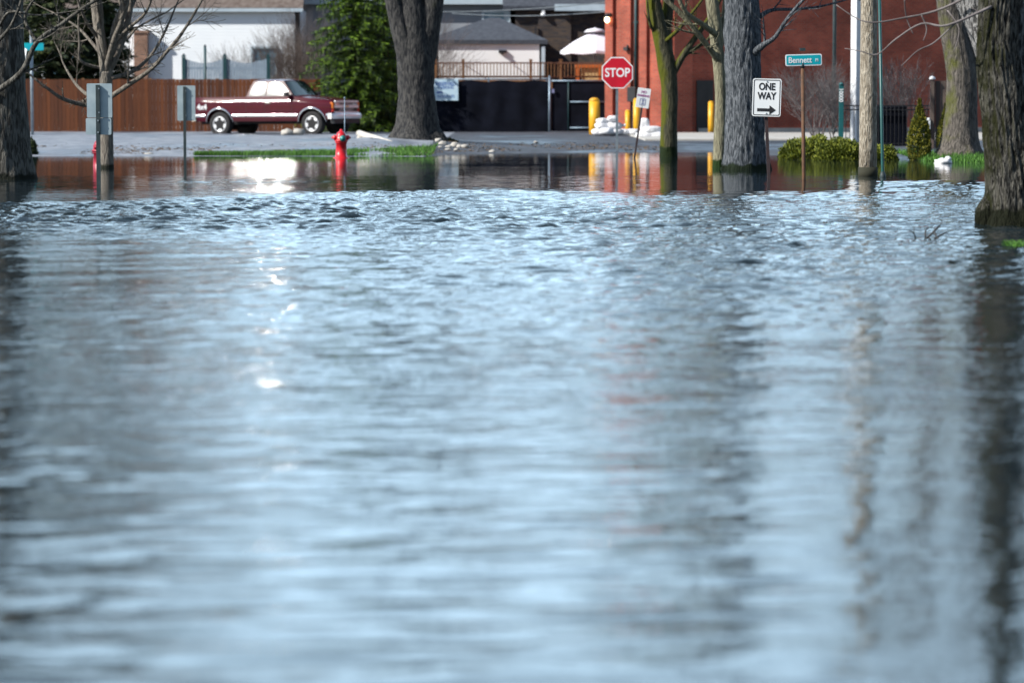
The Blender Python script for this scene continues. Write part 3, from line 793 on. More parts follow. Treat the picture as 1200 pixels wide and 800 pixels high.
# far bare trees beyond the houses: one kind each, copied
far = []
def far_tree(seed, hgt):
    rng = random.Random(seed)
    t = thing('bare_tree', 'x', 'tree', (0, 0, 0), group='leafless trees beyond the houses')
    tb, cb = MB(), MB()
    P = [Vector((0, 0, -.2)), Vector((.05, 0, hgt * .15)), Vector((.1, .1, hgt * .3)), Vector((0, .1, hgt * .45))]
    limb(tb, P, [.3, .24, .2, .14], 10, 4)
    for i in range(6):
        a = i * 1.05 + rng.random()
        branch(cb, P[2] + (P[3] - P[2]) * (i / 6), Vector((cos(a) * .7, sin(a) * .7, 1)), hgt * .22, .09, 4, rng, nch=2)
    branch(cb, P[-1], Vector((0, 0, 1)), hgt * .2, .13, 4, rng)
    tb.build('trunk', bark_far, t, recalc=False); cb.build('crown', bark_far, t, recalc=False)
    return t
fa, fb = far_tree(101, 11), far_tree(102, 9)
spots = [(395, 133, fa, 'tall leafless tree rising behind the spruce', 0), (500, 134, fb, 'shorter leafless tree behind the three stemmed trunk', 1.0),
         (40, 140, fa, 'leafless tree behind the pines at far left', 2.0), (250, 141, fb, 'leafless tree behind the white sided house', 3.0),
         (560, 140, fa, 'leafless tree behind the grey sided house', 4.0), (690, 138, fb, 'leafless tree behind the dark brick house', 5.0), (1010, 132, fb, 'leafless tree behind the red brick building', 2.6)]
used = set()
for px, Y, proto, lab, rz in spots:
    loc = (X(px, Y), Y, .1)
    if id(proto) in used: dup(proto, loc, rz, lab)
    else:
        used.add(id(proto)); proto.location = loc; proto.rotation_euler = (0, 0, rz); proto['label'] = lab

# bare shrubs
def shrub(label, px, Y, py0, h, wdt, seed, m, n=14, depth=3):
    rng = random.Random(seed)
    loc = W(px, py0, Y)
    t = thing('bare_shrub', label, 'shrub', loc, group='leafless shrubs')
    cb = MB()
    for i in range(n):
        a = rng.uniform(0, 2 * pi); q = rng.uniform(.1, 1) ** .7
        d = Vector((cos(a) * q * wdt / h, sin(a) * q * wdt / h, 1))
        branch(cb, Vector((cos(a) * .1, sin(a) * .1, -.1)), d, h * .45, .018, depth, rng, up=.1, wild=.3, nch=3, rmin=.0035, spread=.5)
    cb.build('branches', m, t, recalc=False)
    return t
shrub('grey leafless shrub against the white house wall', 285, 121, 150, 3.6, 1.2, 201, M_twig, 12)
shrub('dense grey leafless shrub beside the spruce above the brown fence', 338, 119, 150, 4.2, 1.3, 202, M_twigred, 22)
shrub('tangled leafless shrub between the spruce and the white house', 362, 123, 150, 5.2, 1.5, 203, M_twig, 22)
shrub('leafless shrub in front of the brick wall by the dark pole', 958, 88, 163, 2.5, 1.1, 204, M_twig, 14)
shrub('leafless shrub in front of the brick wall left of the wooden panel', 1062, 84, 165, 2.5, 1.1, 205, M_twig, 10)
shrub('thin leafless shrub behind the low juniper, next to the marker post', 978, 78, 168, 1.9, .6, 206, M_twig, 6)
shrub('brushy leafless shrub behind the black fence left of the garage', 508, 116, 150, 4.6, .7, 207, M_twig, 12)

# ------------------------------------------------------------------ evergreens
def leaf(mb, p, d, L, wd, rng):
    d = d.normalized(); o = rv(rng); o = (o - d * o.dot(d)).normalized() * wd
    mb.add([p - o * .4, p + d * L * .5 - o, p + d * L, p + d * L * .5 + o], [(0, 1, 2, 3)])

def conifer(name, label, loc, hgt, rad, m, seed, whorls=24, per=13, droop=.35, group=None, spray=.26):
    rng = random.Random(seed)
    t = thing(name, label, 'tree', loc, group=group)
    tb = MB(); limb(tb, [Vector((0, 0, -.3)), Vector((0, 0, hgt * .5)), Vector((.1, 0, hgt))], [.2, .13, .02], 8, 4)
    fb = MB()
    for w_ in range(whorls):
        z = hgt * (.03 + .95 * w_ / whorls)
        R = rad * (1 - (w_ / whorls) ** 1.5) * rng.uniform(.72, 1.12) + .15
        for k in range(per):
            a = 2 * pi * k / per + rng.uniform(-.3, .3) + w_ * .7
            Rb = R * rng.uniform(.6, 1.1)
            if rng.random() < .08: continue
            nn = max(4, int(Rb / .13))
            z0 = z + rng.uniform(-.12, .12)
            prev = None
            for i in range(nn + 1):
                s_ = i / nn
                p = Vector((cos(a) * Rb * s_, sin(a) * Rb * s_, z0 + .25 * Rb * s_ - droop * Rb * s_ * s_ * 1.6))
                if i and i % 4 == 0 and prev is not None: tb.tube([prev, p], [.015, .011], 3, caps=False)
                if i % 4 == 0: prev = p
                if s_ < .2: continue
                for j in range(6):
                    side = rng.choice((-1, 1))
                    dd = Vector((cos(a + side * rng.uniform(.2, 1.1)), sin(a + side * rng.uniform(.2, 1.1)), rng.uniform(-.6, .1)))
                    leaf(fb, p + rv(rng) * .05, dd, spray * rng.uniform(.6, 1.25) * (1.1 - .4 * s_), .035, rng)
    tb.build('trunk', M_core, t, recalc=False)
    fb.build('crown', m, t, recalc=False)
    return t


conifer('pine_tree', 'dark bushy pine above the fence behind the left edge trunk', (X(58, 115), 115, .1), 7.0, 2.0, M_pine, 303, 30, 17, .1, spray=.4)
conifer('pine_tree', 'dark bushy pine above the fence behind the young grey tree', (X(118, 117), 117, .1), 6.4, 1.9, M_pine, 304, 28, 16, .1, spray=.4)

def spruce(name, label, loc, hgt, rad, m, seed, whorls=26, per=12, bend=0.0):
    rng = random.Random(seed)
    t = thing(name, label, 'tree', loc)
    tb = MB(); limb(tb, [Vector((0, 0, -.3)), Vector((0, 0, hgt * .5)), Vector((bend, 0, hgt))], [.2, .13, .02], 8, 4)
    fb = MB()
    for w_ in range(whorls):
        f0 = w_ / whorls; z = hgt * (.03 + .95 * f0)
        R0 = rad * (1 - f0 ** 1.6) + .12
        for k in range(per):
            a = 2 * pi * (k + .5 * (w_ % 2)) / per + rng.uniform(-.25, .25)
            Rb = R0 * rng.uniform(.72, 1.12) * (1 + .18 * noise.noise(Vector((cos(a) * 1.3, sin(a) * 1.3, z * .9 + seed))))
            z0 = z + rng.uniform(-.10, .10); nn = max(5, int(Rb / .10))
            rad_d = Vector((cos(a), sin(a), 0)); tan_d = Vector((-sin(a), cos(a), 0))
            def P(s_): return Vector((bend * f0, 0, 0)) + rad_d * (Rb * s_) + Vector((0, 0, z0 + Rb * (.12 * s_ - .62 * s_ * s_ + .26 * s_ ** 4)))
            tb.tube([P(0), P(.35), P(.75)], [.022, .014, .006], 3, caps=False)
            for i in range(1, nn + 1):
                s_ = i / nn; p = P(s_)
                Lw = (.14 + .42 * (1 - s_) * min(1, Rb)) * (.6 + .5 * s_)
                for side in (-1, 1):
                    for lay in range(2):
                        d = (rad_d * rng.uniform(.35, .9) + tan_d * side * rng.uniform(.5, 1) + Vector((0, 0, rng.uniform(-.30, .02)))).normalized()
                        o = Vector((0, 0, 1)).cross(d).normalized() * rng.uniform(.02, .036); o.z += rng.uniform(-.02, .02)
                        L = Lw * rng.uniform(.7, 1.2); q = p + rv(rng) * .02
                        fb.add([q - o * .5, q + d * L * .55 - o, q + d * L, q + d * L * .55 + o, q + o * .5], [(0, 1, 2, 3, 4)])
                for h in range(2):                     # hanging twiglets below the bough
                    d = Vector((rng.uniform(-.35, .35), rng.uniform(-.35, .35), -1)).normalized()
                    o = rv(rng) * .018; q = p + tan_d * rng.uniform(-.25, .25) * (1 - s_)
                    fb.add([q - o, q + d * .12 - o, q + d * rng.uniform(.18, .34), q + d * .12 + o, q + o], [(0, 1, 2, 3, 4)])
    tb.build('trunk', M_core, t, recalc=False)
    fb.build('crown', m, t, recalc=False)
    return t

def leafdome(name, label, cat, loc, rx, ry, h, m, seed, n=5000, size=.05, shape='dome', group=None, lump=.25, freq=2.2):
    rng = random.Random(seed)
    t = thing(name, label, cat, loc, group=group)
    cb, fb = MB(), MB()
    for i in range(9):
        a = rng.uniform(0, 6.28); q = rng.uniform(.1, .75)
        cb.tube([Vector((0, 0, -.25)), Vector((cos(a) * rx * q * .5, sin(a) * ry * q * .5, h * .4)), Vector((cos(a) * rx * q, sin(a) * ry * q, h * .72))], [.02, .014, .006], 5)
    for i in range(n):
        u = rng.random()
        a = rng.uniform(0, 2 * pi)
        if shape == 'dome':
            ph = math.acos(rng.uniform(0, 1)); s_ = rng.uniform(.55, 1.0) ** .5
            p = Vector((sin(ph) * cos(a), sin(ph) * sin(a), cos(ph)))
            f = s_ * (1 + lump * noise.noise(p * freq + Vector((seed, 0, 0))) + .12 * noise.noise(p * 7))
            q = Vector((p.x * rx * f, p.y * ry * f, p.z * h * f)); d = Vector((p.x, p.y, p.z + .5)) + rv(rng) * .8
        else:                                              # flame-shaped upright shrub
            z = rng.random() ** .85; R = (sin(pi * min(1, z * .85 + .22)) ** .7) * (1 - z ** 3 * .7)
            f = rng.uniform(.55, 1) ** .5 * (1 + lump * noise.noise(Vector((cos(a) * 1.5, sin(a) * 1.5, z * 6 + seed))))
            q = Vector((cos(a) * rx * R * f, sin(a) * ry * R * f, z * h)); d = Vector((cos(a) * .5, sin(a) * .5, 1)) + rv(rng) * .6
        leaf(fb, q, d, size * rng.uniform(.6, 1.5), size * .28, rng)
    cb.build('stem', M_core, t, recalc=False)
    fb.build('crown', m, t, recalc=False)
    return t
spruce('spruce_tree', 'tall green spruce with drooping branch tips beside the maroon truck', (X(416, 109), 109, .1), 8.2, 2.0, M_spruce, 301, 21, 13)
spruce('spruce_tree', 'narrower dark spruce half hidden behind the three stemmed trunk', (X(452, 111.5), 111.5, .1), 6.4, 1.7, M_spruce, 302, 17, 12)
leafdome('juniper_shrub', 'low spreading yellow green juniper at the waterline, left of the white column', 'shrub', (X(952, 66.5), 66.8, -.06), .72, .6, .50, M_juniper, 311, 9000, .06, group='low junipers at the waterline')
leafdome('juniper_shrub', 'low yellow green juniper just left of the utility pole foot', 'shrub', (X(988, 65.6), 65.6, -.06), .62, .6, .46, M_juniper, 312, 8000, .06, group='low junipers at the waterline')
leafdome('juniper_shrub', 'small juniper just right of the utility pole by the green guy guard', 'shrub', (X(1036, 66), 66.2, -.06), .32, .4, .34, M_juniper, 313, 3500, .06, group='low junipers at the waterline')
leafdome('arborvitae', 'pointed yellow green arborvitae in front of the wooden panel', 'shrub', W(1077, 188, 65.5) + Vector((0, 0, -.05)), .25, .25, 1.32, M_arbor, 314, 8000, .05, 'flame', lump=.15)
leafdome('arborvitae', 'slim arborvitae showing between the wooden panel and the flaring trunk', 'shrub', W(1108, 178, 72) + Vector((0, 0, -.05)), .2, .2, 1.15, M_arbor, 315, 5000, .05, 'flame', lump=.15)
leafdome('round_shrub', 'small dark green shrub peeping out right of the left edge trunk', 'shrub', (X(33, 71), 71, -.05), .2, .2, .45, M_pine, 316, 3000, .05)
leafdome('weed_clump', 'small green weed clump among the white stones on the bank', 'plant', (X(523, 79), 79, .12), .28, .25, .14, M_pine, 317, 1200, .06)

# grass: blades on the bank, on the right lawn, and the tuft in the water
def blades(name, pts, m, h=.10):
    b = MB()
    for p in pts:
        a = random.uniform(0, 6.28); o = Vector((cos(a), sin(a), 0)) * .012
        tip = Vector((random.gauss(0, .03), random.gauss(0, .03), h * random.choice((.5, .8, 1, 1.2, 2.0))))
        b.add([p - o, p + o, p + tip], [(0, 1, 2)])
    return tag(b.build(name, m, recalc=False), kind='stuff')
pts = []
xa, xb = X(236, 72), X(508, 72)
while len(pts) < 16000:
    x = random.uniform(xa, xb); q = (x - xa) / (xb - xa)
    far_ = Ysh(x) + .3 + 1.3 * min(1, q * 2.2) + 5 * max(0, q - .55) * 2
    y = random.uniform(Ysh(x) + .15, far_)
    if noise.noise(Vector((x * 1.1, y * .5, 5))) < random.uniform(-.5, .02): continue
    pts.append(Vector((x, y, H(x, y) - .01)))
blades('bank_grass', pts, M_grass, .06)
b = MB()
for i in range(3500):                                     # leaf litter washed up along the edge of the lot
    x = random.uniform(-13, 4); y = Ysh(x) + abs(random.gauss(0, 3.2)) + .4
    if noise.noise(Vector((x * .7, y * .25, 9))) < -.05: continue
    a = random.uniform(0, 6.28); r = random.uniform(.02, .055); z = H(x, y) + .014
    b.add([(x + r * cos(a + k * 1.57), y + r * sin(a + k * 1.57) * .7, z + random.uniform(-.006, .018)) for k in range(4)], [(0, 1, 2, 3)])
tag(b.build('leaf_litter', mat('wet leaf litter', (.06, .035, .018), (.16, .10, .05), .8, 4, island=True), recalc=False), kind='stuff')
pts = []
while len(pts) < 6000:
    x = random.uniform(X(1078, 65), X(1170, 63)); y = random.uniform(Ysh(x) - .3, Ysh(x) + 4)
    pts.append(Vector((x, y, H(x, y) - .01)))
blades('lawn_grass', pts, M_grass, .07)
c = W(1194, 288, 27.2); pts = []
while len(pts) < 900:
    a, q = random.uniform(0, 6.28), random.random() ** .5
    pts.append(Vector((c.x + cos(a) * q * .12, c.y + sin(a) * q * .35, -.02)))
blades('tuft_grass', pts, M_grass, .035)

# ------------------------------------------------------------------ buildings
def wallobj(name, m, parent, p0, p1, z0, z1, th=.25, origin=None):
    """a wall slab whose outer face runs p0->p1 (left to right seen from outside); local X along it"""
    p0, p1 = Vector((p0[0], p0[1], 0)), Vector((p1[0], p1[1], 0))
    d = p1 - p0; L = d.length; a = atan2(d.y, d.x)
    b = MB(); b.box((L / 2, th / 2, (z0 + z1) / 2), (L, th, z1 - z0))
    o = b.build(name, m, parent); o.location = p0 - (origin or Vector((0, 0, 0))); o.rotation_euler = (0, 0, a)
    return o, L

# red brick building
A = Vector((X(711, 106), 106, 0)); B2 = Vector((X(777, 104.6), 104.6, 0)); C2 = B2 + Vector((16 * cos(radians(22)), 16 * sin(radians(22)), 0))
D2 = C2 + Vector((-1.5, 9, 0)); E2 = A + Vector((1.2, 9, 0))
bb = thing('brick_building', 'red brick building with pilasters, lit wall lamp and dark downpipe', 'building', A)
wl, LL = wallobj('wall', M_brick, bb, A, B2, -.2, 6.0, .3, A)
for s0, s1 in ((.0, .32), (.62, 1.06), (1.42, 1.72), (1.95, LL)):
    b = MB(); b.box(((s0 + s1) / 2, -.06, 2.95), (s1 - s0, .12, 6.2)); b.build('pilaster', M_brick, wl)
b = MB(); b.tube([(1.24, -.06, 1.7), (1.24, -.06, 6.0)], .05, 10); b.box((1.24, -.05, 3.9), (.18, .05, .05)); b.build('downpipe', M_darkteal, wl)
b = MB(); b.box((1.22, -.2, 1.45), (.34, .2, .50)); b.box((1.22, -.12, .6), (.12, .1, 1.2)); b.build('meter_box', M_black, wl, bevel=.01)
b = MB(); b.box((.18, -.16, 4.16), (.2, .12, .12)); b.prism([(.10, 4.08), (.26, 4.08), (.22, 4.2), (.14, 4.2)], -.3, -.2); lamp = b.build('wall_lamp', M_black, wl)
me_, nt_, bs_ = newmat('lamp glow'); bs_.inputs['Base Color'].default_value = (1, .85, .6, 1); bs_.inputs['Emission Color'].default_value = (1, .74, .42, 1); bs_.inputs['Emission Strength'].default_value = 6
b = MB(); b.ball((.18, -.25, 4.0), (.085, .085, .11), 12, 8); b.build('bulb', me_, lamp)
b = MB(); b.box((.95, -.2, 3.0), (.16, .14, .12)); b.box((.95, -.13, 3.03), (.06, .06, .2)); b.build('security_camera', M_plastic, wl)
wr, LR = wallobj('wall', M_brick, bb, B2, C2, -.2, 6.0, .3, A)
for s0, s1 in ((.35, 1.05),):
    b = MB(); b.box(((s0 + s1) / 2, -.05, 2.95), (s1 - s0, .1, 6.2)); b.build('pilaster', M_brick, wr)
b = MB(); b.box((LR / 2 + .6, -.04, .19), (LR - 1.4, .08, .22)); b.build('plinth', M_concrete, wr)
b = MB(); b.box((1.55, -.02, 1.05), (.62, .06, 1.75)); b.build('side_door', M_black, wr)
wallobj('wall', M_brick, bb, C2, D2, -.2, 6.0, .3, A); wallobj('wall', M_brick, bb, D2, E2, -.2, 6.0, .3, A); wallobj('wall', M_brick, bb, E2, A, -.2, 6.0, .3, A)
b = MB(); poly = [A, B2, C2, D2, E2]
n = 5; vs = [(p.x - A.x, p.y - A.y, 6.003) for p in poly] + [(p.x - A.x, p.y - A.y, 6.2) for p in poly]
b.add(vs, [(4, 3, 2, 1, 0), (5, 6, 7, 8, 9)] + [(i, (i + 1) % 5, (i + 1) % 5 + 5, i + 5) for i in range(5)]); b.build('roof', M_roof, bb)

def gable(parent, m, x0, x1, y0, y1, ze, zr, over=.35, name='roof'):
    """ridge along X"""
    ym = (y0 + y1) / 2
    b = MB()
    prof = [(y0 - over, ze - .06), (ym, zr), (y1 + over, ze - .06), (y1 + over, ze - .22), (ym, zr - .18), (y0 - over, ze - .22)]
    vs = [(x0 - over, y, z) for y, z in prof] + [(x1 + over, y, z) for y, z in prof]
    n = 6
    b.add(vs, [tuple(range(n)), tuple(range(2 * n - 1, n - 1, -1))] + [(i, i + n, (i + 1) % n + n, (i + 1) % n) for i in range(n)])
    return b.build(name, m, parent)
def boxhouse(parent, m, x0, x1, y0, y1, z1):
    for p0, p1 in (((x0, y0), (x1, y0)), ((x1, y0), (x1, y1)), ((x1, y1), (x0, y1)), ((x0, y1), (x0, y0))):
        d = .3
        wallobj('wall', m, parent, p0, p1, -.2, z1, .2)
def window(parent, x, z, wd, h, y=0, glass=None, frame=None):
    b = MB(); f = .09
    b.box((x, y - .05, z + h / 2 + f / 2), (wd + 2 * f, .1, f)); b.box((x, y - .05, z - h / 2 - f / 2), (wd + 2 * f, .14, f))
    b.box((x - wd / 2 - f / 2, y - .05, z), (f, .1, h)); b.box((x + wd / 2 + f / 2, y - .05, z), (f, .1, h)); b.box((x, y - .03, z), (wd, .05, .05))
    o = b.build('window', frame or M_trimblue, parent)
    b = MB(); b.box((x, y - .012, z), (wd, .02, h)); b.build('pane', glass or M_pane, o)

# white sided house, far left
Y = 126
x0, x1 = X(-60, Y), X(352, Y)
hw = thing('white_house', 'white sided house with brown roof rising behind the brown fence', 'house', (x0, Y, .1))
boxhouse(hw, M_sidingwhite, 0, x1 - x0, 0, 8, 4.85)
r = gable(hw, M_roofbrown, 0, x1 - x0, 0, 8, 4.97, 8.2, .14)
b = MB(); b.box(((x1 - x0) / 2, -.21, 4.80), (x1 - x0 + .3, .1, .14)); b.build('gutter', M_trimblue, hw)
xx = X(167, Y) - x0; b = MB(); b.box((xx, -.22, 1.9), (.55, .4, 4.0)); b.box((xx, -.22, 3.92), (.68, .5, .1)); b.build('chimney_base', brick('orange brown brick', (.22, .11, .07), (.32, .17, .11), (.3, .25, .22)), hw)
window(hw, X(75, Y) - x0, 2.6, 1.3, 1.2)
window(hw, X(310, Y) - x0, 2.7, .9, 1.1)

# grey sided house behind, centre
Y = 130
x0, x1 = X(345, Y), X(597, Y)
hg = thing('grey_house', 'grey sided house with a blue window behind the white garage', 'house', (x0, Y, .1))
boxhouse(hg, M_sidinggrey, 0, x1 - x0, 0, 8, 5.35)
gable(hg, M_roof, 0, x1 - x0, 0, 8, 5.5, 8.2, .3)
window(hg, X(582, Y) - x0, 4.38, 1.05, .85, 0, M_pane, M_trimblue)
b = MB(); b.box((x1 - x0 - .12, -.02, 2.6), (.24, .05, 5.2)); b.build('corner_board', M_trimblue, hg)
b = MB(); b.box(((x1 - x0) / 2, -.34, 5.3), (x1 - x0 + .6, .12, .3)); b.build('fascia', M_trimblue, hg)
window(hg, X(447, Y) - x0, 4.4, .45, 1.0, 0, M_pane, M_white)

# dark brick house
Y = 122
x0, x1 = X(598, Y), X(735, Y)
hb = thing('brick_house', 'dark brown brick house behind the patio umbrella', 'house', (x0, Y, .1))
boxhouse(hb, M_brickdark, 0, x1 - x0, 0, 8, 4.75)
gable(hb, M_roof, 0, x1 - x0, 0, 8, 4.9, 7.6, .3)
b = MB(); b.box((1.75, -.06, 2.3), (1.3, .12, 4.6)); b.build('chimney_breast', M_brickdark, hb)
b = MB(); b.box((3.2, -.36, 4.78), (2.9, .12, .26)); b.build('fascia', M_trimblue, hb)
b = MB(); b.box((1.3, -.24, 4.62), (.12, .1, .12)); b.ball((1.3, -.25, 4.5), (.1, .1, .09)); b.build('wall_lamp', M_white, hb)
b = MB(); b.box((1.0, -.18, 3.9), (.06, .1, .3)); b.build('vent', M_black, hb)

# white garage with hip roof
Y = 118
x0, x1 = X(508, Y), X(638, Y)
gr = thing('garage', 'white garage with charcoal hipped roof behind the deck railing', 'building', (x0, Y, .1))
boxhouse(gr, M_garage, 0, x1 - x0, 0, 5, 3.35)
Lx = x1 - x0; ov = .12; ze = 3.28
b = MB()
xl, xr, yf, yb = X(535, Y) - x0 - 1.2, Lx + ov, -ov, 5 + ov
xp0, xp1 = X(572, Y) - x0, X(585, Y) - x0
vs = [(xl, yf, ze), (xr, yf, ze), (xr, yb, ze), (xl, yb, ze), (xl, yf, ze + .16), (xr, yf, ze + .16), (xr, yb, ze + .16), (xl, yb, ze + .16), (xp0, 2.5, 4.35), (xp1, 2.5, 4.35)]
b.add(vs, [(0, 3, 2, 1), (0, 1, 5, 4), (1, 2, 6, 5), (2, 3, 7, 6), (3, 0, 4, 7), (4, 5, 9, 8), (5, 6, 9), (6, 7, 8, 9), (7, 4, 8)])
b.build('roof', M_roof, gr)
b = MB(); b.box((Lx - .05, -.03, 1.6), (.14, .06, 3.2)); b.build('corner_board', M_trimblue, gr)
b = MB(); b.box((X(589, Y) - x0, -.06, 3.0), (.3, .12, .1)); b.box((X(589, Y) - x0, -.14, 2.95), (.08, .12, .12)); b.build('floodlight', M_black, gr)

# deck and railing
Y = 114.5
x0, x1 = X(508, Y), X(712, Y)
dk = thing('deck', 'wooden deck with brown rail and thin balusters in front of the garage', 'deck', (x0, Y, .1))
LD = x1 - x0
zt = W(600, 74, Y).z - .1; zb = W(600, 93, Y).z - .1
b = MB(); b.box((LD / 2, 1.5, zb - .09), (LD, 3.0, .12)); b.box((LD / 2, .02, zb - .25), (LD, .05, .2)); b.build('floor', M_deckwood, dk)
b = MB(); b.box((LD / 2, 0, zt), (LD, .14, .05)); b.build('top_rail', M_decktop, dk)
b = MB(); b.box((LD / 2, 0, zb + .09), (LD, .05, .07)); b.build('bottom_rail', M_decktop, dk)
for px in (510, 543, 622, 657, 709):
    b = MB(); xx = X(px, Y) - x0; b.box((xx, .0, (zt + .1) / 2), (.1, .1, zt + .1)); b.box((xx, 0, zt + .12), (.13, .13, .04)); b.build('post', M_deckwood, dk)
b = MB(); b.box((0, 0, (zt + zb) / 2 + .04), (.032, .032, zt - zb - .12)); bal = b.build('baluster', M_deckwood, dk); bal.location = (.12, -.045, 0)
n = int(LD / .125)
for i in range(1, n):
    o = bal.copy(); COL.objects.link(o); o.parent = dk; o.location = (.12 + i * .125, -.045, 0)
# furniture and umbrella on the deck
zf = zb - .03 + .1
xx = X(690, 115.6)
tb_ = thing('patio_table', 'orange wooden patio table on the deck below the white umbrella', 'table', (xx, 115.6, zf))
zt2 = W(690, 76, 115.6).z - zf
b = MB(); b.box((0, 0, zt2 - .06), (1.0, .7, .12)); b.build('top', M_orange, tb_, bevel=.01)
for sx in (-.42, .42):
    for sy in (-.28, .28):
        b = MB(); b.box((sx, sy, (zt2 - .12) / 2), (.12, .12, zt2 - .12)); b.build('leg', M_orange, tb_)
b = MB(); b.box((0, 0, .25), (.62, .4, .5)); b.box((0, 0, .51), (.66, .44, .04))
bx_ = tag(b.build('storage_box', M_tan, loc=(xx + .05, 115.55, zf), bevel=.01), 'tan woven box under the orange patio table', 'box')
ux, uy = X(697, 116.3), 116.3
um = thing('patio_umbrella', 'white canvas patio umbrella against the dark brick house', 'umbrella', (ux, uy, zf))
ztop = W(700, 34, uy).z - zf; zed = W(700, 60, uy).z - zf
b = MB(); b.tube([(0, 0, 0), (0, 0, ztop)], .03, 10); b.lathe([(.25, 0), (.25, .06), (.05, .1)], 16); b.build('pole', M_galv, um)
b = MB(); R = 1.3; n = 8
vs = [(0, 0, ztop - .14)]
for ring, (rr, zz) in enumerate(((.35, ztop - .24), (.8, zed + .36), (R, zed))):
    for k in range(n * 2):
        a = pi * k / n; f = 1 if k % 2 == 0 else .965
        vs.append((cos(a) * rr * f, sin(a) * rr * f, zz - (0 if k % 2 == 0 else .02 * ring)))
fs = [(0, 1 + k, 1 + (k + 1) % 16) for k in range(16)]
for ring in range(2):
    o = 1 + ring * 16
    fs += [(o + k, o + 16 + k, o + 16 + (k + 1) % 16, o + (k + 1) % 16) for k in range(16)]
b.add(vs, fs)
o = 33; val = [(v[0] * 1.005, v[1] * 1.005, v[2] - .10) for v in vs[33:]]
b.add([vs[33 + k] for k in range(16)] + val, [(k, k + 16, (k + 1) % 16 + 16, (k + 1) % 16) for k in range(16)])
cn = b.build('canopy', M_canopy, um)
b = MB(); b.lathe([(.42, ztop - .13), (.3, ztop - .03), (.04, ztop + .03), (.0, ztop + .06)], 16); b.build('vent_cap', M_canopy, cn)
for k in range(8):
    a = 2 * pi * k / 8
    b = MB(); b.bar((0, 0, ztop - .16), (cos(a) * R * .97, sin(a) * R * .97, zed - .02), .02); b.build('rib', M_galv, um)

# ------------------------------------------------------------------ fences
# brown board fence left
Y = 110
x0, x1 = X(-60, Y), X(372, Y)
zt = W(200, 92, Y).z - .1
fn = thing('board_fence', 'long stained brown board fence behind the maroon truck', 'fence', (x0, Y, .1))
b = MB(); LF = x1 - x0; i = 0; x = 0
while x < LF:
    b.box((x + .067, random.uniform(-.006, .006), zt / 2 - .03 + random.uniform(-.012, .012)), (.132, .02, zt)); x += .14
b.build('boards', M_fencebrown, fn)
for z in (.3, zt * .55, zt - .2):
    b = MB(); b.box((LF / 2, .05, z), (LF, .04, .09)); b.build('rail', M_deckwood, fn)
b = MB(); b.box((0, .12, zt / 2), (.1, .1, zt)); ps = b.build('post', M_deckwood, fn)
for i in range(1, int(LF / 2.4) + 1):
    o = ps.copy(); COL.objects.link(o); o.parent = fn; o.location = (i * 2.4, 0, 0)

# scalloped pale fence seen above it
Y = 113.5
x0, x1 = X(216, Y), X(316, Y)
sf = thing('scalloped_fence', 'pale blue fence with dipped tops showing above the brown fence', 'fence', (x0, Y, .1))
zt = W(200, 69, Y).z - .1
posts = [X(p, Y) - x0 for p in (216, 264, 315)]
for a_, b_ in zip(posts, posts[1:]):
    b = MB(); n = int((b_ - a_ - .1) / .1)
    for i in range(n):
        q = (i + .5) / n; h = zt - .16 * sin(pi * q)
        b.box((a_ + .05 + (b_ - a_ - .1) * q, 0, h / 2), (.085, .02, h))
    for z in (.4, zt - .35): b.box(((a_ + b_) / 2, .03, z), (b_ - a_, .035, .09))
    b.build('picket_panel', M_bpale, sf)
for p in posts:
    b = MB(); b.box((p, 0, zt / 2 + .03), (.13, .13, zt + .06)); b.prism([(p - .09, zt + .07), (p + .09, zt + .07), (p, zt + .2)], -.08, .08); b.build('post', M_darkteal, sf)
gp = MB(); gp.tube([(0, 0, 0), (0, 0, W(240, 55, 112).z - .1)], .05, 10); gp.lathe([(.06, W(240, 55, 112).z - .1), (.0, W(240, 55, 112).z)], 10)
tag(gp.build('metal_post', M_darkteal, loc=(X(241, 112), 112, .1)), 'dark teal metal post rising above the scalloped fence', 'post')

# dark screened chain link fence and gate
Y = 109
x0, x1 = X(503, Y), X(643, Y)
zt = W(600, 93, Y).z - .1
cf = thing('screened_fence', 'chain link fence covered in black privacy mesh below the deck', 'fence', (x0, Y, .1))
LF = x1 - x0
b = MB(); nn = 60
b.grid(lambda u, v: (LF * u, .02 * sin(u * 31) * sin(v * 3) + .012 * noise.noise(Vector((u * 20, v * 4, 0))), .02 + (zt - .08 + .03 * sin(u * 23) * v) * v), nn, 8)
b.build('mesh_screen', M_screen, cf, recalc=False)
b = MB(); b.tube([(0, .05, zt), (LF, .05, zt)], .022, 8); b.build('top_rail', M_chainpost, cf)
for i in range(3):
    b = MB(); xx = .05 + i * LF / 2.06; b.tube([(xx, .08, 0), (xx, .08, zt + .05)], .03, 8); b.build('post', M_chainpost, cf)
gt = thing('metal_gate', 'black meshed gate with pale steel frame beside the brick building', 'gate', (X(644, Y), Y - .1, .1))
LG = X(712, Y) - X(644, Y)
b = MB(); b.tube([(0, 0, 0), (0, 0, zt + .06)], .045, 10); b.ball((0, 0, zt + .08), (.05, .05, .04)); b.build('gate_post', M_chainpost, gt)
b = MB(); b.box((LG / 2 + .05, .03, zt / 2), (LG - .1, .012, zt - .12)); b.build('mesh_screen', M_screen, gt)
for z in (zt - .06, zt - .8, .18):
    b = MB(); b.tube([(.06 if z > zt - .2 else .72, 0, z), (LG, 0, z)], .028, 8); b.build('rail', M_chainpost, gt)
for xx in (.66,):
    b = MB(); b.tube([(xx, 0, .1), (xx, 0, zt - .05)], .02, 8); b.build('frame_upright', M_darkteal, gt)
b = MB(); b.box((.12, -.05, zt * .78), (.09, .03, .14)); b.build('latch', M_bluegrey, gt)

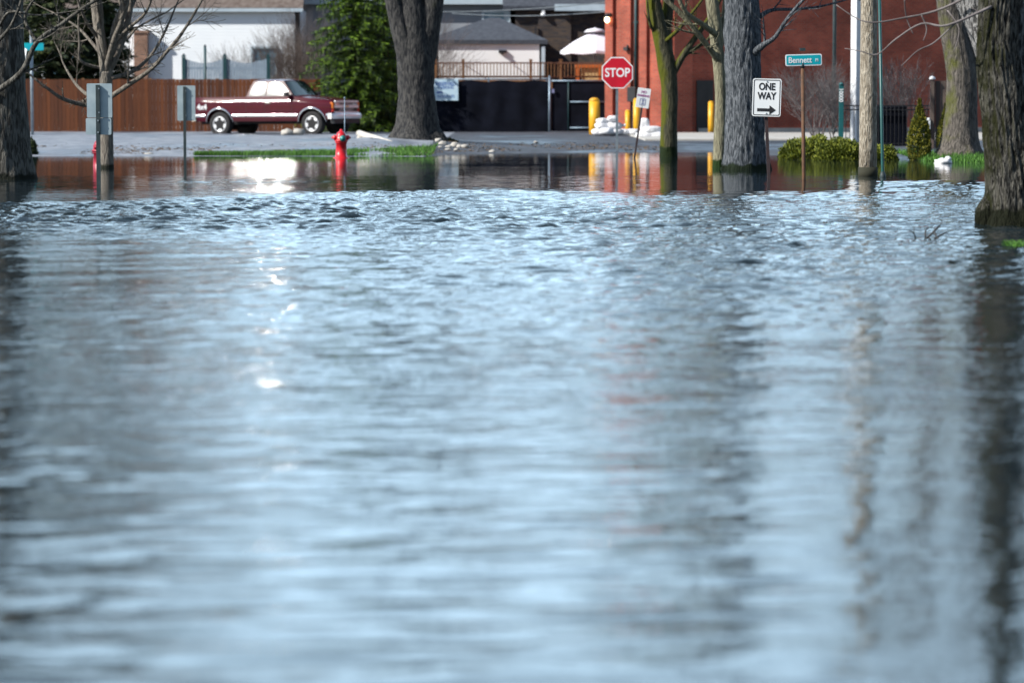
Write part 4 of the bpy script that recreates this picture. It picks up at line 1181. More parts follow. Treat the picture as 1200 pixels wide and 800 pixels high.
# pale sign on the mesh fence
p = W(522, 105.5, Y - .12)
ps = thing('parking_sign', 'pale blue lettered sign hung on the black meshed fence', 'sign', (p.x, Y - .12, p.z))
sw, sh = 30 / sc(Y), 25 / sc(Y)
b = MB(); b.box((0, 0, 0), (sw, .015, sh)); b.build('panel', M_paleblue, ps, bevel=.003)
text('lettering', 'RESERVED', .17, M_blueink, ps, (.0, -.011, sh * .27), .01, .92)
text('lettering', 'PARKING', .15, M_blueink, ps, (.02, -.011, sh * .10), .0, .9)
b = MB(); b.prism([(-.32, -.09), (-.24, -.03), (-.24, -.065), (-.1, -.065), (-.1, -.115), (-.24, -.115), (-.24, -.15)], -.011, -.0085); b.build('arrow', M_blueink, ps)
text('lettering', 'RESIDENTS', .13, M_blueink, ps, (.02, -.011, -sh * .31), .0, .95)

# black iron fence, right
Y = 76
x0, x1 = X(984, Y), X(1092, Y)
zt = W(1040, 124, Y).z - .05
bf = thing('iron_fence', 'black iron fence between the utility pole and the arborvitae', 'fence', (x0, Y, .05))
for z in (zt, zt - .1, .15):
    b = MB(); b.box(((x1 - x0) / 2, 0, z), (x1 - x0, .03, .03)); b.build('rail', M_black, bf)
b = MB(); b.box((0, 0, zt / 2 - .03), (.018, .018, zt + .08)); pk = b.build('picket', M_black, bf); pk.location = (.05, -.026, 0)
n = int((x1 - x0) / .1)
for i in range(1, n):
    o = pk.copy(); COL.objects.link(o); o.parent = bf; o.location = (.05 + i * .1, -.026, 0)
b = MB(); bw = X(1063, Y) - X(1026, Y)
b.box((bw / 2, 0, .53), (bw, .5, 1.12)); b.box((bw / 2, 0, 1.115), (bw + .04, .56, .05)); b.box((bw / 2, -.28, 1.1), (bw * .4, .05, .05))
tag(b.build('utility_cabinet', M_screen, loc=(X(1026, Y), Y + .4, -.02), bevel=.015), 'dark box behind the black iron fence, right of the utility pole', 'cabinet')

# weathered board panel
Y = 73
x0, x1 = X(1090, Y), X(1114, Y)
zt = W(1100, 95, Y).z
wp = thing('short_fence', 'weathered upright board panel left of the flaring trunk', 'fence', (x0, Y, 0))
b = MB(); x = 0
while x < x1 - x0:
    b.box((x + .057, random.uniform(-.008, .008), zt / 2 - .1), (.112, .025, zt + .2)); x += .12
b.build('boards', M_fencegrey, wp)
b = MB(); b.box((.03, -.06, zt / 2 - .1), (.09, .09, zt + .24)); b.build('post', M_fencegrey, wp)
b = MB(); b.lathe([(.075, zt + .03), (.075, zt + .06), (.05, zt + .1), (0, zt + .12)], 12, (.03, -.06, 0)); b.build('post_cap', M_white, wp)
p = W(1088, 150, Y - .14)
mk = thing('reflector_marker', 'small white marker with red orange foot on the weathered board panel', 'marker', (p.x, Y - .13, p.z))
b = MB(); b.box((0, 0, .05), (.09, .03, .26)); b.ball((0, 0, .19), (.045, .02, .05)); b.build('plate', M_signwhite, mk, bevel=.006)
b = MB(); b.box((.01, -.01, -.13), (.07, .05, .09)); b.build('foot', M_redcap, mk, bevel=.01)

# ------------------------------------------------------------------ poles and signs
# utility pole
Y = 52
pb = W(1017, 206, Y)
up = thing('utility_pole', 'weathered wooden utility pole standing in the flood, right of the white column', 'pole', (pb.x, Y, -.35))
b = MB(); lean = X(1018.5, Y, 0) - pb.x
b.tube([(lean * z / 3.4, 0, z) for z in (0, 1, 2, 3, 4, 5, 6, 7, 8, 9.2)], [.155, .15, .146, .142, .138, .134, .13, .126, .122, .118], 24); b.build('shaft', M_polewood, up)
b = MB(); b.box((.1, -.16, 8.6), (2.2, .1, .12)); ca = b.build('crossarm', M_polewood, up)
for xx in (-.9, -.4, .6, 1.1):
    b = MB(); b.lathe([(.02, 8.66), (.05, 8.7), (.03, 8.74), (.05, 8.78), (.02, 8.82)], 10, (xx, -.16, 0)); b.build('insulator', M_galv, ca)
b = MB(); b.lathe([(.165, .30), (.165, .50)], 24); b.build('wet_collar', M_core, up)
# guy guard
Y = 51
ga, gb_ = W(1034.5, 208, Y), W(1030, -40, Y)
gw = thing('guy_wire', 'thin green guy wire guard just right of the wooden utility pole', 'wire', (ga.x, Y, 0))
b = MB(); d = gb_ - ga; b.tube([Vector((0, 0, -.3)) - d * .05 * 0, Vector((0, 0, 0)), d], .026, 10); b.build('guard', M_guy, gw)
b = MB(); b.tube([d * .98, d * 1.9], .008, 6); b.build('strand', M_cable, gw)
b = MB(); b.lathe([(.05, -.05), (.05, .03), (.03, .1)], 10); b.build('anchor_collar', M_darkpost, gw)

# white column
Y = 84
p = W(1002, 170, Y)
wc = thing('white_column', 'tall white painted column left of the wooden utility pole', 'column', (p.x, Y, p.z - .1))
wc.rotation_euler = (0, 0, -.8)
b = MB(); b.box((0, 0, 2.7), (.205, .205, 5.4)); b.build('shaft', M_white, wc, bevel=.02)
b = MB(); b.box((0, 0, .12), (.32, .32, .24)); b.build('base', M_white, wc, bevel=.02)
b = MB(); b.box((0, 0, 5.45), (.34, .34, .1)); b.build('cap', M_white, wc, bevel=.02)
# dark pole
Y = 90
p = W(977, 155, Y)
b = MB(); b.tube([(0, 0, 0), (0, 0, 3.5), (0, 0, 5.6)], [.06, .055, .05], 12); b.lathe([(.12, 0), (.12, .05), (.07, .09)], 12)
tag(b.build('metal_pole', M_darkpost, loc=(p.x, Y, p.z)), 'slim dark metal pole before the brick wall, left of the white column', 'pole')
# teal marker post
Y = 72
p = W(985.5, 165, Y)
mp_ = thing('marker_post', 'teal marker post with white figures up its face, left of the white column', 'post', (p.x, Y, p.z - .2))
h = W(985.5, 99, Y).z - p.z + .2
b = MB(); b.box((0, 0, h / 2), (.11, .035, h)); b.lathe([(.055, h), (.04, h + .03), (0, h + .045)], 12); b.build('blade', M_tealpost, mp_, bevel=.006)
text('lettering', '00001', .13, M_signwhite, mp_, (0, -.02, h - .25), .03, 1.0, rot=(pi / 2, -pi / 2, 0))

def roundrect(wd, h, r, k=5):
    out = []
    for cx, cz, a0 in ((wd / 2 - r, h / 2 - r, 0), (-wd / 2 + r, h / 2 - r, pi / 2), (-wd / 2 + r, -h / 2 + r, pi), (wd / 2 - r, -h / 2 + r, 1.5 * pi)):
        for i in range(k + 1):
            a = a0 + pi / 2 * i / k; out.append((cx + r * cos(a), cz + r * sin(a)))
    return out
def ringprism(mb, outer, inner, y0, y1):
    n = len(outer)
    vs = [(x, y0, z) for x, z in outer] + [(x, y0, z) for x, z in inner] + [(x, y1, z) for x, z in outer] + [(x, y1, z) for x, z in inner]
    fs = []
    for i in range(n):
        j = (i + 1) % n
        fs += [(i, j, n + j, n + i), (2 * n + i, 3 * n + i, 3 * n + j, 2 * n + j), (i, 2 * n + i, 2 * n + j, j), (n + i, n + j, 3 * n + j, 3 * n + i)]
    mb.add(vs, fs)

# one way sign
Y = 50
p = W(903, 209, Y)
ow = thing('one_way_sign', 'white one way sign with black right arrow on a brown post', 'sign', (p.x, Y, 0))
top = W(896, 95, Y) - Vector((p.x, Y, 0))
b = MB(); b.bar((0, .06, -.4), (top.x * .96, .06, top.z), .06, .05); b.build('post', M_brownpost, ow)
c = W(898.5, 114.5, Y) - Vector((p.x, Y, 0))
sp_ = MB(); sw, sh = 33.5 / sc(Y), 44 / sc(Y)
sp_.prism(roundrect(sw, sh, .035), -.006, .006)
pan = sp_.build('panel', M_signwhite, ow); pan.location = (c.x, 0, c.z); pan.rotation_euler = (0, radians(1.5), radians(-4))
b = MB(); ringprism(b, roundrect(sw - .035, sh - .035, .025), roundrect(sw - .058, sh - .058, .02), -.009, -.0065); b.build('border', M_black, pan)
text('lettering', 'ONE', .158, M_black, pan, (0, -.0085, sh * .28), .03, .80)
text('lettering', 'WAY', .158, M_black, pan, (0, -.0085, sh * .035), .03, .80)
b = MB(); b.prism([(-.15, -.175), (.05, -.175), (.05, -.125), (.155, -.2), (.05, -.275), (.05, -.225), (-.15, -.225)], -.0095, -.0065); b.build('arrow', M_black, pan)
b = MB(); 
for z in (sh * .42, -sh * .42): b.lathe([(.012, 0), (.012, .008), (0, .012)], 8, (0, -.006, z), M=Matrix.Rotation(pi / 2, 3, 'X'))
b.build('bolts', M_galv, pan)

# street name sign
Y = 49.5
p = W(942, 211, Y)
st = thing('street_sign', 'turquoise street name sign on a thin rusty post', 'sign', (p.x, Y, 0))
top = W(940.5, 78, Y)
b = MB(); b.tube([(0, 0, -.4), (0, 0, 0), (top.x - p.x, 0, top.z)], .03, 12); b.build('post', M_rust, st)
b = MB(); b.tube([(top.x - p.x, 0, top.z - .02), (top.x - p.x, 0, top.z + .05)], .04, 10); b.box((top.x - p.x, 0, top.z + .06), (.10, .04, .03)); b.box((top.x - p.x, 0, top.z + .27), (.09, .05, .05)); b.build('bracket', M_darkpost, st)
c = W(941.5, 70.5, Y)
b = MB(); sw, sh = 43 / sc(Y), 13.5 / sc(Y); b.prism(roundrect(sw, sh, .03), -.012, .002)
pan = b.build('blade', M_signwhite, st); pan.location = (c.x - p.x, -.02, c.z); pan.rotation_euler = (0, radians(-1.5), radians(5))
b = MB(); b.prism(roundrect(sw - .035, sh - .035, .02), -.0145, -.0125); b.build('face', M_signgreen, pan)
text('lettering', 'Bennett', .13, M_signwhite, pan, (-.06, -.0165, -.005), .02, .92)
text('lettering', 'Pl', .07, M_signwhite, pan, (sw * .36, -.0165, -.01), .01, 1)

# stop sign
Y = 76
p = W(723, 178, Y)
ss = thing('stop_sign', 'red octagonal stop sign on a thin grey post', 'sign', (p.x, Y, 0))
c = W(723.5, 85.5, Y)
b = MB(); b.box((0, .03, (c.z + .3) / 2 - .2), (.06, .03, c.z + .75)); b.build('post', M_galv, ss)
R = 18.2 / sc(Y) / cos(pi / 8)
octo = lambda r: [(r * cos(pi / 8 + k * pi / 4), r * sin(pi / 8 + k * pi / 4)) for k in range(8)]
b = MB(); b.prism(octo(R), -.006, .004)
pan = b.build('panel', M_signwhite, ss); pan.location = (c.x - p.x, 0, c.z); pan.rotation_euler = (0, 0, radians(-3))
b = MB(); b.prism(octo(R * .93), -.009, -.0065); b.build('face', M_signred, pan)
text('lettering', 'STOP', .30, M_signwhite, pan, (0, -.0105, -.005), .022, .86)

# leaning no parking sign
Y = 67.5
p = W(743.5, 185, Y)
ns = thing('no_parking_sign', 'small white no parking sign on a leaning dark post', 'sign', (p.x, Y, 0))
tp = W(754.5, 110, Y) - Vector((p.x, Y, 0))
b = MB(); b.bar(tp * -.25, tp, .07, .04); b.build('post', M_brownpost, ns)
c = W(753.7, 115, Y) - Vector((p.x, Y, 0))
sw, sh = 15.5 / sc(Y), 23 / sc(Y)
b = MB(); b.prism(roundrect(sw, sh, .02), -.035, -.027); pan = b.build('panel', M_signwhite, ns); pan.location = (c.x, 0, c.z); pan.rotation_euler = (0, atan2(tp.x, tp.z), 0)
text('lettering', 'NO', .075, M_purple, pan, (0, -.0375, sh * .30), .02, 1)
text('lettering', 'PARKING', .062, M_purple, pan, (0, -.0375, sh * .11), .03, 1.0)
b = MB(); ringprism(b, roundrect(.13, .15, .02), roundrect(.105, .125, .015), -.038, -.0355)
b.prism([(-.03, -.05), (.04, -.05), (.01, .0), (.04, .05), (-.03, .05), (0, 0)], -.038, -.0355); o = b.build('symbol', M_bluegrey, pan); o.location = (0, 0, -sh * .2)

# sign backs at left
def sign_back(label, px, Y, base_py, panels, postpx, seed):
    p = W(postpx, base_py, Y)
    t = thing('road_sign', label, 'sign', (p.x, Y, 0), group='road signs seen from behind')
    ztop = W(postpx, panels[0][1], Y).z
    b = MB(); b.box((0, -.03, ztop / 2 - .2), (.06, .045, ztop + .36)); b.build('post', M_darkpost, t)
    for (x0, y0, x1, y1) in panels:
        a, c = W(x0, y0, Y), W(x1, y1, Y)
        b = MB(); b.prism(roundrect(c.x - a.x, a.z - c.z, .02), 0, .006); o = b.build('panel', M_signback, t); o.location = ((a.x + c.x) / 2 - p.x, 0, (a.z + c.z) / 2)
        b = MB()
        for dz in (.35, -.35): b.box((0, -.058, (a.z - c.z) * dz), (.022, .012, .022))
        o2 = b.build('bolt', M_galv, o)
    return t
sign_back('two stacked grey sign backs on a dark post before the young grey tree', 116, 47, 212, [(101.5, 98, 131.5, 138), (100.5, 138.6, 130.5, 158)], 116, 1)
sign_back('single tall grey sign back on a dark post left of the truck tailgate', 218, 68, 186, [(207.5, 100.5, 229, 141.5)], 217, 2)

# far left street sign
Y = 92
p = W(38, 158, Y)
fs_ = thing('street_sign', 'turquoise and white street sign blades on a steel pole beside the left trunk', 'sign', (p.x, Y, p.z))
zt = W(38, 55, Y).z - p.z
b = MB(); b.tube([(0, 0, 0), (0, 0, zt + .35)], .045, 10); b.build('post', M_galv, fs_)
b = MB(); b.prism(roundrect(.75, .22, .03), -.06, -.05); o = b.build('blade', M_signgreen, fs_); o.location = (-.0, 0, zt)
b = MB(); b.prism(roundrect(.42, .5, .03), -.006, .006); o = b.build('blade', M_signwhite, fs_); o.location = (-.32, -.03, zt - .26); o.rotation_euler = (0, radians(15), radians(-35)); o['label'] = 'white blade turned sideways'

# ------------------------------------------------------------------ hydrants
def hydrant(label, loc, body, cap, rz=0):
    t = thing('fire_hydrant', label, 'hydrant', loc, rz, 'fire hydrants standing in the water')
    b = MB(); b.lathe([(.15, -.25), (.15, .0), (.185, .005), (.185, .045), (.13, .06), (.115, .36), (.135, .37), (.135, .40), (.12, .405)], 24); b.build('barrel', body, t)
    b = MB(); b.lathe([(.15, .405), (.15, .43), (.125, .44), (.12, .52), (.09, .59), (.045, .63), (.03, .635), (.03, .67), (.0, .675)], 24); b.build('bonnet', body, t)
    b = MB(); b.lathe([(.06, 0), (.07, .02), (.07, .05), (.035, .06), (.03, .085), (0, .087)], 14, (0, -.12, .47), M=Matrix.Rotation(pi / 2, 3, 'X')); b.build('pumper_cap', cap, t)
    for s_ in (-1, 1):
        b = MB(); b.lathe([(.045, 0), (.055, .02), (.055, .06), (.028, .07), (.024, .10), (0, .10)], 12, (s_ * .11, 0, .49), M=Matrix.Rotation(s_ * pi / 2, 3, 'Y')); b.build('hose_cap', body, t)
    return t
Y = 68
p = W(400, 186, Y); ht = hydrant('bright red fire hydrant with a teal cap standing at the grassy bank', (p.x, Y, -.04), M_hydrant, M_teal, .25)
Y = 59.6
hydrant('dark red fire hydrant mostly hidden behind the young grey tree', (X(116.3, Y), Y, -.12), M_darkred, M_darkred, 1.35)
# steel rod by the hydrant
b = MB(); b.tube([(0, 0, -.2), (0, 0, W(404, 115, 68.6).z)], .011, 8); b.ball((0, 0, W(404, 115, 68.6).z), (.024, .024, .024), 8, 6)
tag(b.build('marker_rod', M_chainpost, loc=(X(404, 68.6), 68.6, 0)), 'thin steel marker rod standing behind the bright red hydrant', 'rod')

# ------------------------------------------------------------------ bollards, bags, stones, log
def bollard(label, px, Y, y0, y1, wd):
    p = W(px, y1, Y); h = W(px, y0, Y).z - p.z; r = wd / 2 / sc(Y)
    t = thing('bollard', label, 'bollard', (p.x, Y, p.z - .02), group='yellow bollards by the brick building')
    b = MB(); b.lathe([(r, -.1), (r, h)], 24); b.build('sleeve', M_yellow, t)
    b = MB(); b.lathe([(r, h + .001), (r * .9, h + r * .35), (r * .5, h + r * .6), (0, h + r * .68)], 24); b.build('dome_cap', M_yellow, t)
bollard('thickest yellow bollard, left of the stop sign post', 696.5, 101, 118, 157, 12.5)
bollard('short slim yellow bollard just right of the stop sign post', 735.5, 102.5, 130, 158, 6)
bollard('tall slim yellow bollard behind the leaning no parking sign', 746, 101.5, 117, 158, 8)
bollard('orange yellow bollard left of the slim pale trunk', 833, 103, 120, 157, 6.5)

def sandbag_mesh(seed):
    def f(p):
        return 1 + .10 * noise.noise(p * 1.9 + Vector((seed, 0, 0))) + .05 * noise.noise(p * 5 + Vector((0, seed, 0)))
    b = MB()
    def g(p):
        k = (abs(p.x) ** 3 + abs(p.y) ** 3 + abs(p.z) ** 3) ** (-1 / 3)
        return k * f(p)
    b.ball((0, 0, 0), (.30, .20, .115), 24, 14, g)
    return b
bags = []
for i, sd in enumerate((3.1, 7.7, 12.3)):
    o = sandbag_mesh(sd).build('sandbag', M_sand, recalc=False); bags.append(o)
    b = MB(); b.lathe([(.05, 0), (.03, .05), (.045, .09), (.06, .12)], 10, (.29, 0, .02), M=Matrix.Rotation(pi / 2, 3, 'Y')); b.build('tied_neck', M_sand, o)
Yb = 97
def bag(i, px, py, Y, rz, lab, first=[0, 0, 0], tilt=0.0, s=1.0):
    p = W(px, py, Y)
    if not first[i]:
        o = bags[i]; first[i] = 1
    else:
        o = bags[i].copy(); COL.objects.link(o)
        for ch in bags[i].children:
            c = ch.copy(); COL.objects.link(c); c.parent = o
    o.location = p; o.rotation_euler = (0, tilt, rz); o.scale = (s, s, s)
    tag(o, lab, 'sandbag', 'white sandbags piled by the brick building')
bag(0, 704, 154.8, 97, .2, 'white sandbag at the left foot of the pile beside the thickest bollard')
bag(1, 719, 154.8, 97, -.3, 'white sandbag at the right foot of the pile behind the stop sign post')
bag(2, 711, 154.0, 96.5, 1.2, 'white sandbag at the front foot of the pile, end on')
bag(1, 708, 147.5, 97, .5, 'white sandbag in the middle layer of the pile, on the left')
bag(2, 718, 147.5, 97, -.2, 'white sandbag in the middle layer of the pile, on the right')
bag(0, 706, 142.0, 97, 1.0, 'white sandbag topping the pile on the left', s=.8)
bag(1, 718, 140.5, 97, 1.5, 'white sandbag topping the pile on the right', tilt=.3, s=.85)
bag(2, 730, 155, 98, .1, 'white sandbag lying at the foot of the short slim bollard', s=.9)
bag(0, 741, 154.5, 98, -.4, 'white sandbag between the two slim bollards', s=.8)
bag(1, 757, 158.5, 92, .1, 'white sandbag at the left of the low heap by the mossy trunk', s=1.0)
bag(2, 768, 158.5, 92, -.2, 'white sandbag at the right of the low heap by the mossy trunk', s=1.0)
bag(0, 764, 152.0, 92, .3, 'white sandbag lying on the low heap by the mossy trunk', s=.95)
bag(1, 755.5, 147, 92, 1.3, 'white sandbag standing upright on the low heap by the mossy trunk', tilt=1.2, s=.75)

def stone(label, px, py, Y, r, seed, sq=.7, m=None, group='pale stones on the bank'):
    p = W(px, py, Y)
    b = MB(); b.ball((0, 0, 0), (r, r * .9, r * sq), 14, 9, lambda q: 1 + .28 * noise.noise(q * 1.6 + Vector((seed, 0, 0))) + .1 * noise.noise(q * 4 + Vector((0, seed, 0))))
    return tag(b.build('stone', m or M_stone, loc=p, recalc=False), label, 'stone', group)
stone('flat pale boulder under the truck, farther from the front wheel', 337, 155.5, 99.5, .24, 1, .5)
stone('pale boulder under the truck next to the front wheel', 350, 154.8, 99.5, .21, 2, .6)
lst = [(514, 165, 78, .10, 'pale stone at the upper left of the bank heap'), (519, 169, 77, .12, 'largest pale stone of the bank heap, centre left'), (526, 173, 76, .09, 'pale stone at the lower middle of the bank heap'),
       (533, 170.5, 76.6, .12, 'rounded pale stone right of centre in the bank heap'), (539, 172, 76, .09, 'pale stone second from the right end of the bank heap'), (545, 172, 75.8, .10, 'rightmost pale stone of the bank heap'),
       (525, 176, 74.5, .08, 'small pale stone nearest the water in the bank heap'), (535, 176, 74.6, .07, 'small pale stone low in the bank heap, at the waterline'), (516, 173, 75.5, .07, 'little pale stone at the lower left of the bank heap'),
       (577, 178.5, 74.2, .09, 'lone white stone in shallow water right of the bank heap'), (628, 167, 82, .06, 'tiny lone pale stone on the road'), (175, 180.8, 71, .11, 'lone flat white stone at the waterline left of the tall sign back')]
for i, (px, py, Y, r, lab) in enumerate(lst): stone(lab, px, py, Y, r, 20 + i, .65 if px != 175 else .35)
for i, (px, py, lab) in enumerate(((306, 181.5, 'small pale stone at the grass edge below the truck cab'), (328, 181.5, 'second small pale stone at the grass edge, nearer the hydrant'))):
    stone(lab, px, py, 70.8, .05, 60 + i, .6)

Y = 80
a, c = W(461, 169.5, 77.2), W(421, 156.5, 82)
lg = thing('log', 'bleached white log propped at a slant on the bank beside the hydrant', 'log', a)
d = c - a
b = MB(); P = [d * t for t in (0, .1, .25, .4, .55, .7, .85, 1)]
b.tube(P, [.065, .08, .085, .085, .09, .085, .085, .09], 18, ridge=lambda p, a_, i: 1 + .06 * noise.noise(Vector((cos(a_), sin(a_), p.x * 3)))); b.build('bark_shell', M_log, lg, recalc=False)
b = MB(); q = d.normalized(); b.tube([d - q * .02, d + q * .004], .075, 16); b.build('cut_end', M_logend, lg)
stone('grey stone propping up the raised end of the white log', 425, 162, 81.6, .16, 77, .95)
b = MB()
for i in range(5): b.tube([(random.uniform(-.1, .1), random.uniform(-.1, .1), 0), (random.uniform(-.15, .15), .05, .12)], [.012, .004], 5)

# white plastic bag by right lawn
b = MB(); b.ball((0, 0, .05), (.17, .14, .075), 20, 12, lambda q: 1 + .35 * noise.noise(q * 2.3) + .2 * noise.noise(q * 6))
b.ball((.10, .0, .11), (.07, .06, .06), 12, 8, lambda q: 1 + .4 * noise.noise(q * 3))
tag(b.build('plastic_bag', M_bag, loc=W(1105, 193, 62.2) , recalc=False), 'crumpled white plastic bag at the edge of the right lawn', 'bag')

# twigs sticking out of the water
p = W(1082, 279, 28.7)
t = MB(); rng = random.Random(5)
limb(t, [(-.02, 0, -.03), (.05, .0, .02), (.13, .0, .10), (.17, .05, .13)], [.012, .011, .009, .004], 7)
limb(t, [(.10, 0, .07), (.13, -.05, .0), (.2, -.1, -.04)], [.009, .008, .006], 6)
limb(t, [(-.06, .05, -.02), (-.09, 0, .05), (-.15, 0, .08)], [.007, .006, .003], 6)
limb(t, [(-.09, 0, .05), (-.08, .02, .11)], [.005, .003], 5)
limb(t, [(.02, 0, .01), (.03, .03, .09), (.10, .06, .10)], [.009, .007, .003], 6)
limb(t, [(.0, 0, .0), (.08, .0, -.01), (.2, .0, .05), (.26, .0, .07)], [.012, .012, .007, .003], 6)
tag(t.build('fallen_branch', M_black, loc=(p.x, p.y, 0), recalc=False), 'dark forked twig poking out of the water left of the foreground tree', 'branch')

# overhead cables behind
for a_, b_, lab in (((470, 14), (712, 3), 'thin overhead cable rising to the brick building, upper one'), ((530, 16), (712, 14), 'thin overhead cable across the dark brick house, lower one')):
    A0, B0 = W(*a_, 117), W(*b_, 106.1)
    b = MB(); P = [A0.lerp(B0, i / 20) - Vector((0, 0, .12 * sin(pi * i / 20))) for i in range(21)]
    b.tube([q - A0 for q in P], .018, 6)
    tag(b.build('overhead_cable', M_cable, loc=A0), lab, 'cable', 'overhead cables')

# ------------------------------------------------------------------ the pickup truck
def truck():
    Yt = 104
    gr_ = W(325.5, 159.4, Yt)
    T = thing('pickup_truck', 'maroon extended cab pickup truck with chrome trim parked before the brown fence', 'truck', (gr_.x, Yt, gr_.z - .005), -TRUCK_YAW)
    T.rotation_euler = (0, radians(-.5), -TRUCK_YAW)
    AX = (-1.71, 1.88); RW = .415
    prof = [(.46, .90), (.55, .94), (.66, .962), (.80, .975), (.98, .978), (1.10, .972), (1.155, .962), (1.19, .945), (1.25, .918), (1.32, .885)]
    def wz(z):
        if z <= prof[0][0]: return prof[0][1]
        for (a, wa), (b, wb) in zip(prof, prof[1:]):
            if z <= b: return wa + (wb - wa) * (z - a) / (b - a)
        return prof[-1][1]
    XR, XF = -2.74, 2.62
    def ztop(x): return 1.32 if x < 1.15 else 1.32 - .15 * ((x - 1.15) / 1.47) ** 1.2
    def zlow(x):
        z = .50 if x < 2.1 else .56
        for ax in AX:
            d = abs(x - ax)
            if d < .52: z = max(z, RW + sqrt(.52 ** 2 - d * d) * 1.0)
        return z
    def hw(x, z):
        s = 1.32 - ztop(x)
        q = wz(z + s * max(0, min(1, (z - .9) / .3)))
        if x > 1.7: q *= 1 - .055 * ((x - 1.7) / .92) ** 2.2
        if x < -2.3: q *= 1 - .02 * ((-2.3 - x) / .44) ** 2
        return q
    xs = [XR + (XF - XR) * i / 130 for i in range(131)]
    for ax in AX: xs += [ax + .52 * cos(pi * k / 22) for k in range(23)]
    xs = sorted(set(round(x, 4) for x in xs))
    nv = 22
    b = MB()
    for s in (-1, 1):
        vs = []
        for x in xs:
            zl, zt_ = zlow(x), ztop(x)
            for j in range(nv + 1):
                z = zl + (zt_ - zl) * j / nv
                vs.append((x, s * hw(x, z), z))
        fs = [(i * (nv + 1) + j, (i + 1) * (nv + 1) + j, (i + 1) * (nv + 1) + j + 1, i * (nv + 1) + j + 1) for i in range(len(xs) - 1) for j in range(nv)]
        b.add(vs, fs, True)
        # wheel-well lip turned inwards
        for ax in AX:
            vs = []; n = 24
            for k in range(n + 1):
                a = pi * k / n; x = ax + .52 * cos(a); z = zlow(x) if 0 < k < n else .5
                y = hw(x, z); vs += [(x, s * y, z), (x, s * (y - .32), z)]
            b.add(vs, [(2 * k, 2 * k + 1, 2 * k + 3, 2 * k + 2) for k in range(n)], True)
        # bed rail top, inner bed wall
        b.add([(XR, s * .885, 1.32), (-.68, s * .885, 1.32), (-.68, s * .79, 1.32), (XR, s * .79, 1.32), (XR, s * .79, .85), (-.68, s * .79, .85)], [(0, 1, 2, 3), (3, 2, 5, 4)])
    b.add([(XR, -.79, .85), (-.68, -.79, .85), (-.68, .79, .85), (XR, .79, .85)], [(0, 1, 2, 3)])
    # hood, cowl, front cap
    def hood(u, v):
        x = 1.05 + (XF - 1.05) * u; y = (v * 2 - 1)
        yw = hw(x, ztop(x)); z = ztop(x) + .055 * (1 - abs(y) ** 2.5) * (1 - .25 * u) - (.03 * max(0, (u - .9) / .1) ** 2)
        return (x, y * yw, z)
    b.grid(hood, 24, 20)
    b.add([(XF, -hw(XF, .56), .56), (XF, hw(XF, .56), .56), (XF, hw(XF, 1.0), 1.0), (XF, hw(XF, 1.17), 1.17), (XF, .4, 1.205), (XF, -.4, 1.205), (XF, -hw(XF, 1.17), 1.17), (XF, -hw(XF, 1.0), 1.0)], [tuple(range(8))])
    b.build('body', M_paint, T, recalc=False)
    b = MB(); b.prism([(0, 0)] * 0 or [(-.79, .5), (.79, .5), (.86, .6), (.86, 1.30), (-.86, 1.30), (-.86, .6)], -.02, .03)
    tg = b.build('tailgate', M_paint, T); tg.location = (XR - .01, 0, 0); tg.rotation_euler = (0, 0, -pi / 2)
    # cab: pillars + roof as one shell, panes set in
    zb, zr = 1.315, 1.845
    xb0, xb1, xt0, xt1 = -.68, 1.17, -.50, .66
    yb, yt = .885, .685
    def side(x, z, s, out=0.0):
        t = (z - zb) / (zr - zb)
        bul = .0
        return Vector((x, s * (yb + (yt - yb) * t + bul + out), z))
    def xa(z): t = (z - zb) / (zr - zb); return xb0 + (xt0 - xb0) * t ** 1.4
    def xf(z): t = (z - zb) / (zr - zb); return xb1 + (xt1 - xb1) * t
    b = MB()
    nz_ = 10
    for s in (-1, 1):
        def strip(fx0, fx1, z0, z1):
            b.grid(lambda u, v: side(fx0(z0 + (z1 - z0) * v) + (fx1(z0 + (z1 - z0) * v) - fx0(z0 + (z1 - z0) * v)) * u, z0 + (z1 - z0) * v, s), 8, nz_)
        strip(xa, xf, zb, zr)                                   # full side shell; panes sit proud of it
    def roof(u, v):
        x = xt0 - .02 + (xt1 - xt0 + .02) * u; y = v * 2 - 1
        e = (1 - abs(y) ** 3) * .075 * (1 - abs(u * 2 - 1) ** 4 * .6)
        return (x, y * yt, zr + e)
    b.grid(roof, 16, 16)
    b.grid(lambda u, v: (xa(zb + (zr - zb) * v), (u * 2 - 1) * (yb + (yt - yb) * v), zb + (zr - zb) * v + (.03 * v * (1 - (u * 2 - 1) ** 2))), 10, 8)       # back wall
    b.grid(lambda u, v: (xf(zb + (zr - zb) * v) - .012 + .06 * (1 - (u * 2 - 1) ** 2) * (1 - v * .4), (u * 2 - 1) * (yb + (yt - yb) * v), zb + (zr - zb) * v + (.03 * v * (1 - (u * 2 - 1) ** 2))), 14, 8)  # screen frame
    b.build('cab', M_paint, T, recalc=False)
    for s in (-1, 1):
        for k, (fa, fb) in enumerate(((lambda z: xa(z) + .08, lambda z: .06), (lambda z: .11, lambda z: xf(z) - .075))):
            b = MB(); z0, z1 = zb + .03, zr - .045
            def g(u, v, fa=fa, fb=fb):
                z = z0 + (z1 - z0) * v; a_, c_ = fa(z), fb(z)
                q = side(a_ + (c_ - a_) * u, z, s, .006)
                q.y += s * (.011 * (1 - (2 * u - 1) ** 2) + .006 * (1 - (2 * v - 1) ** 2))
                return q
            b.grid(g, 12, 10); b.build('side_window', M_glass, T, recalc=False)
    b = MB()
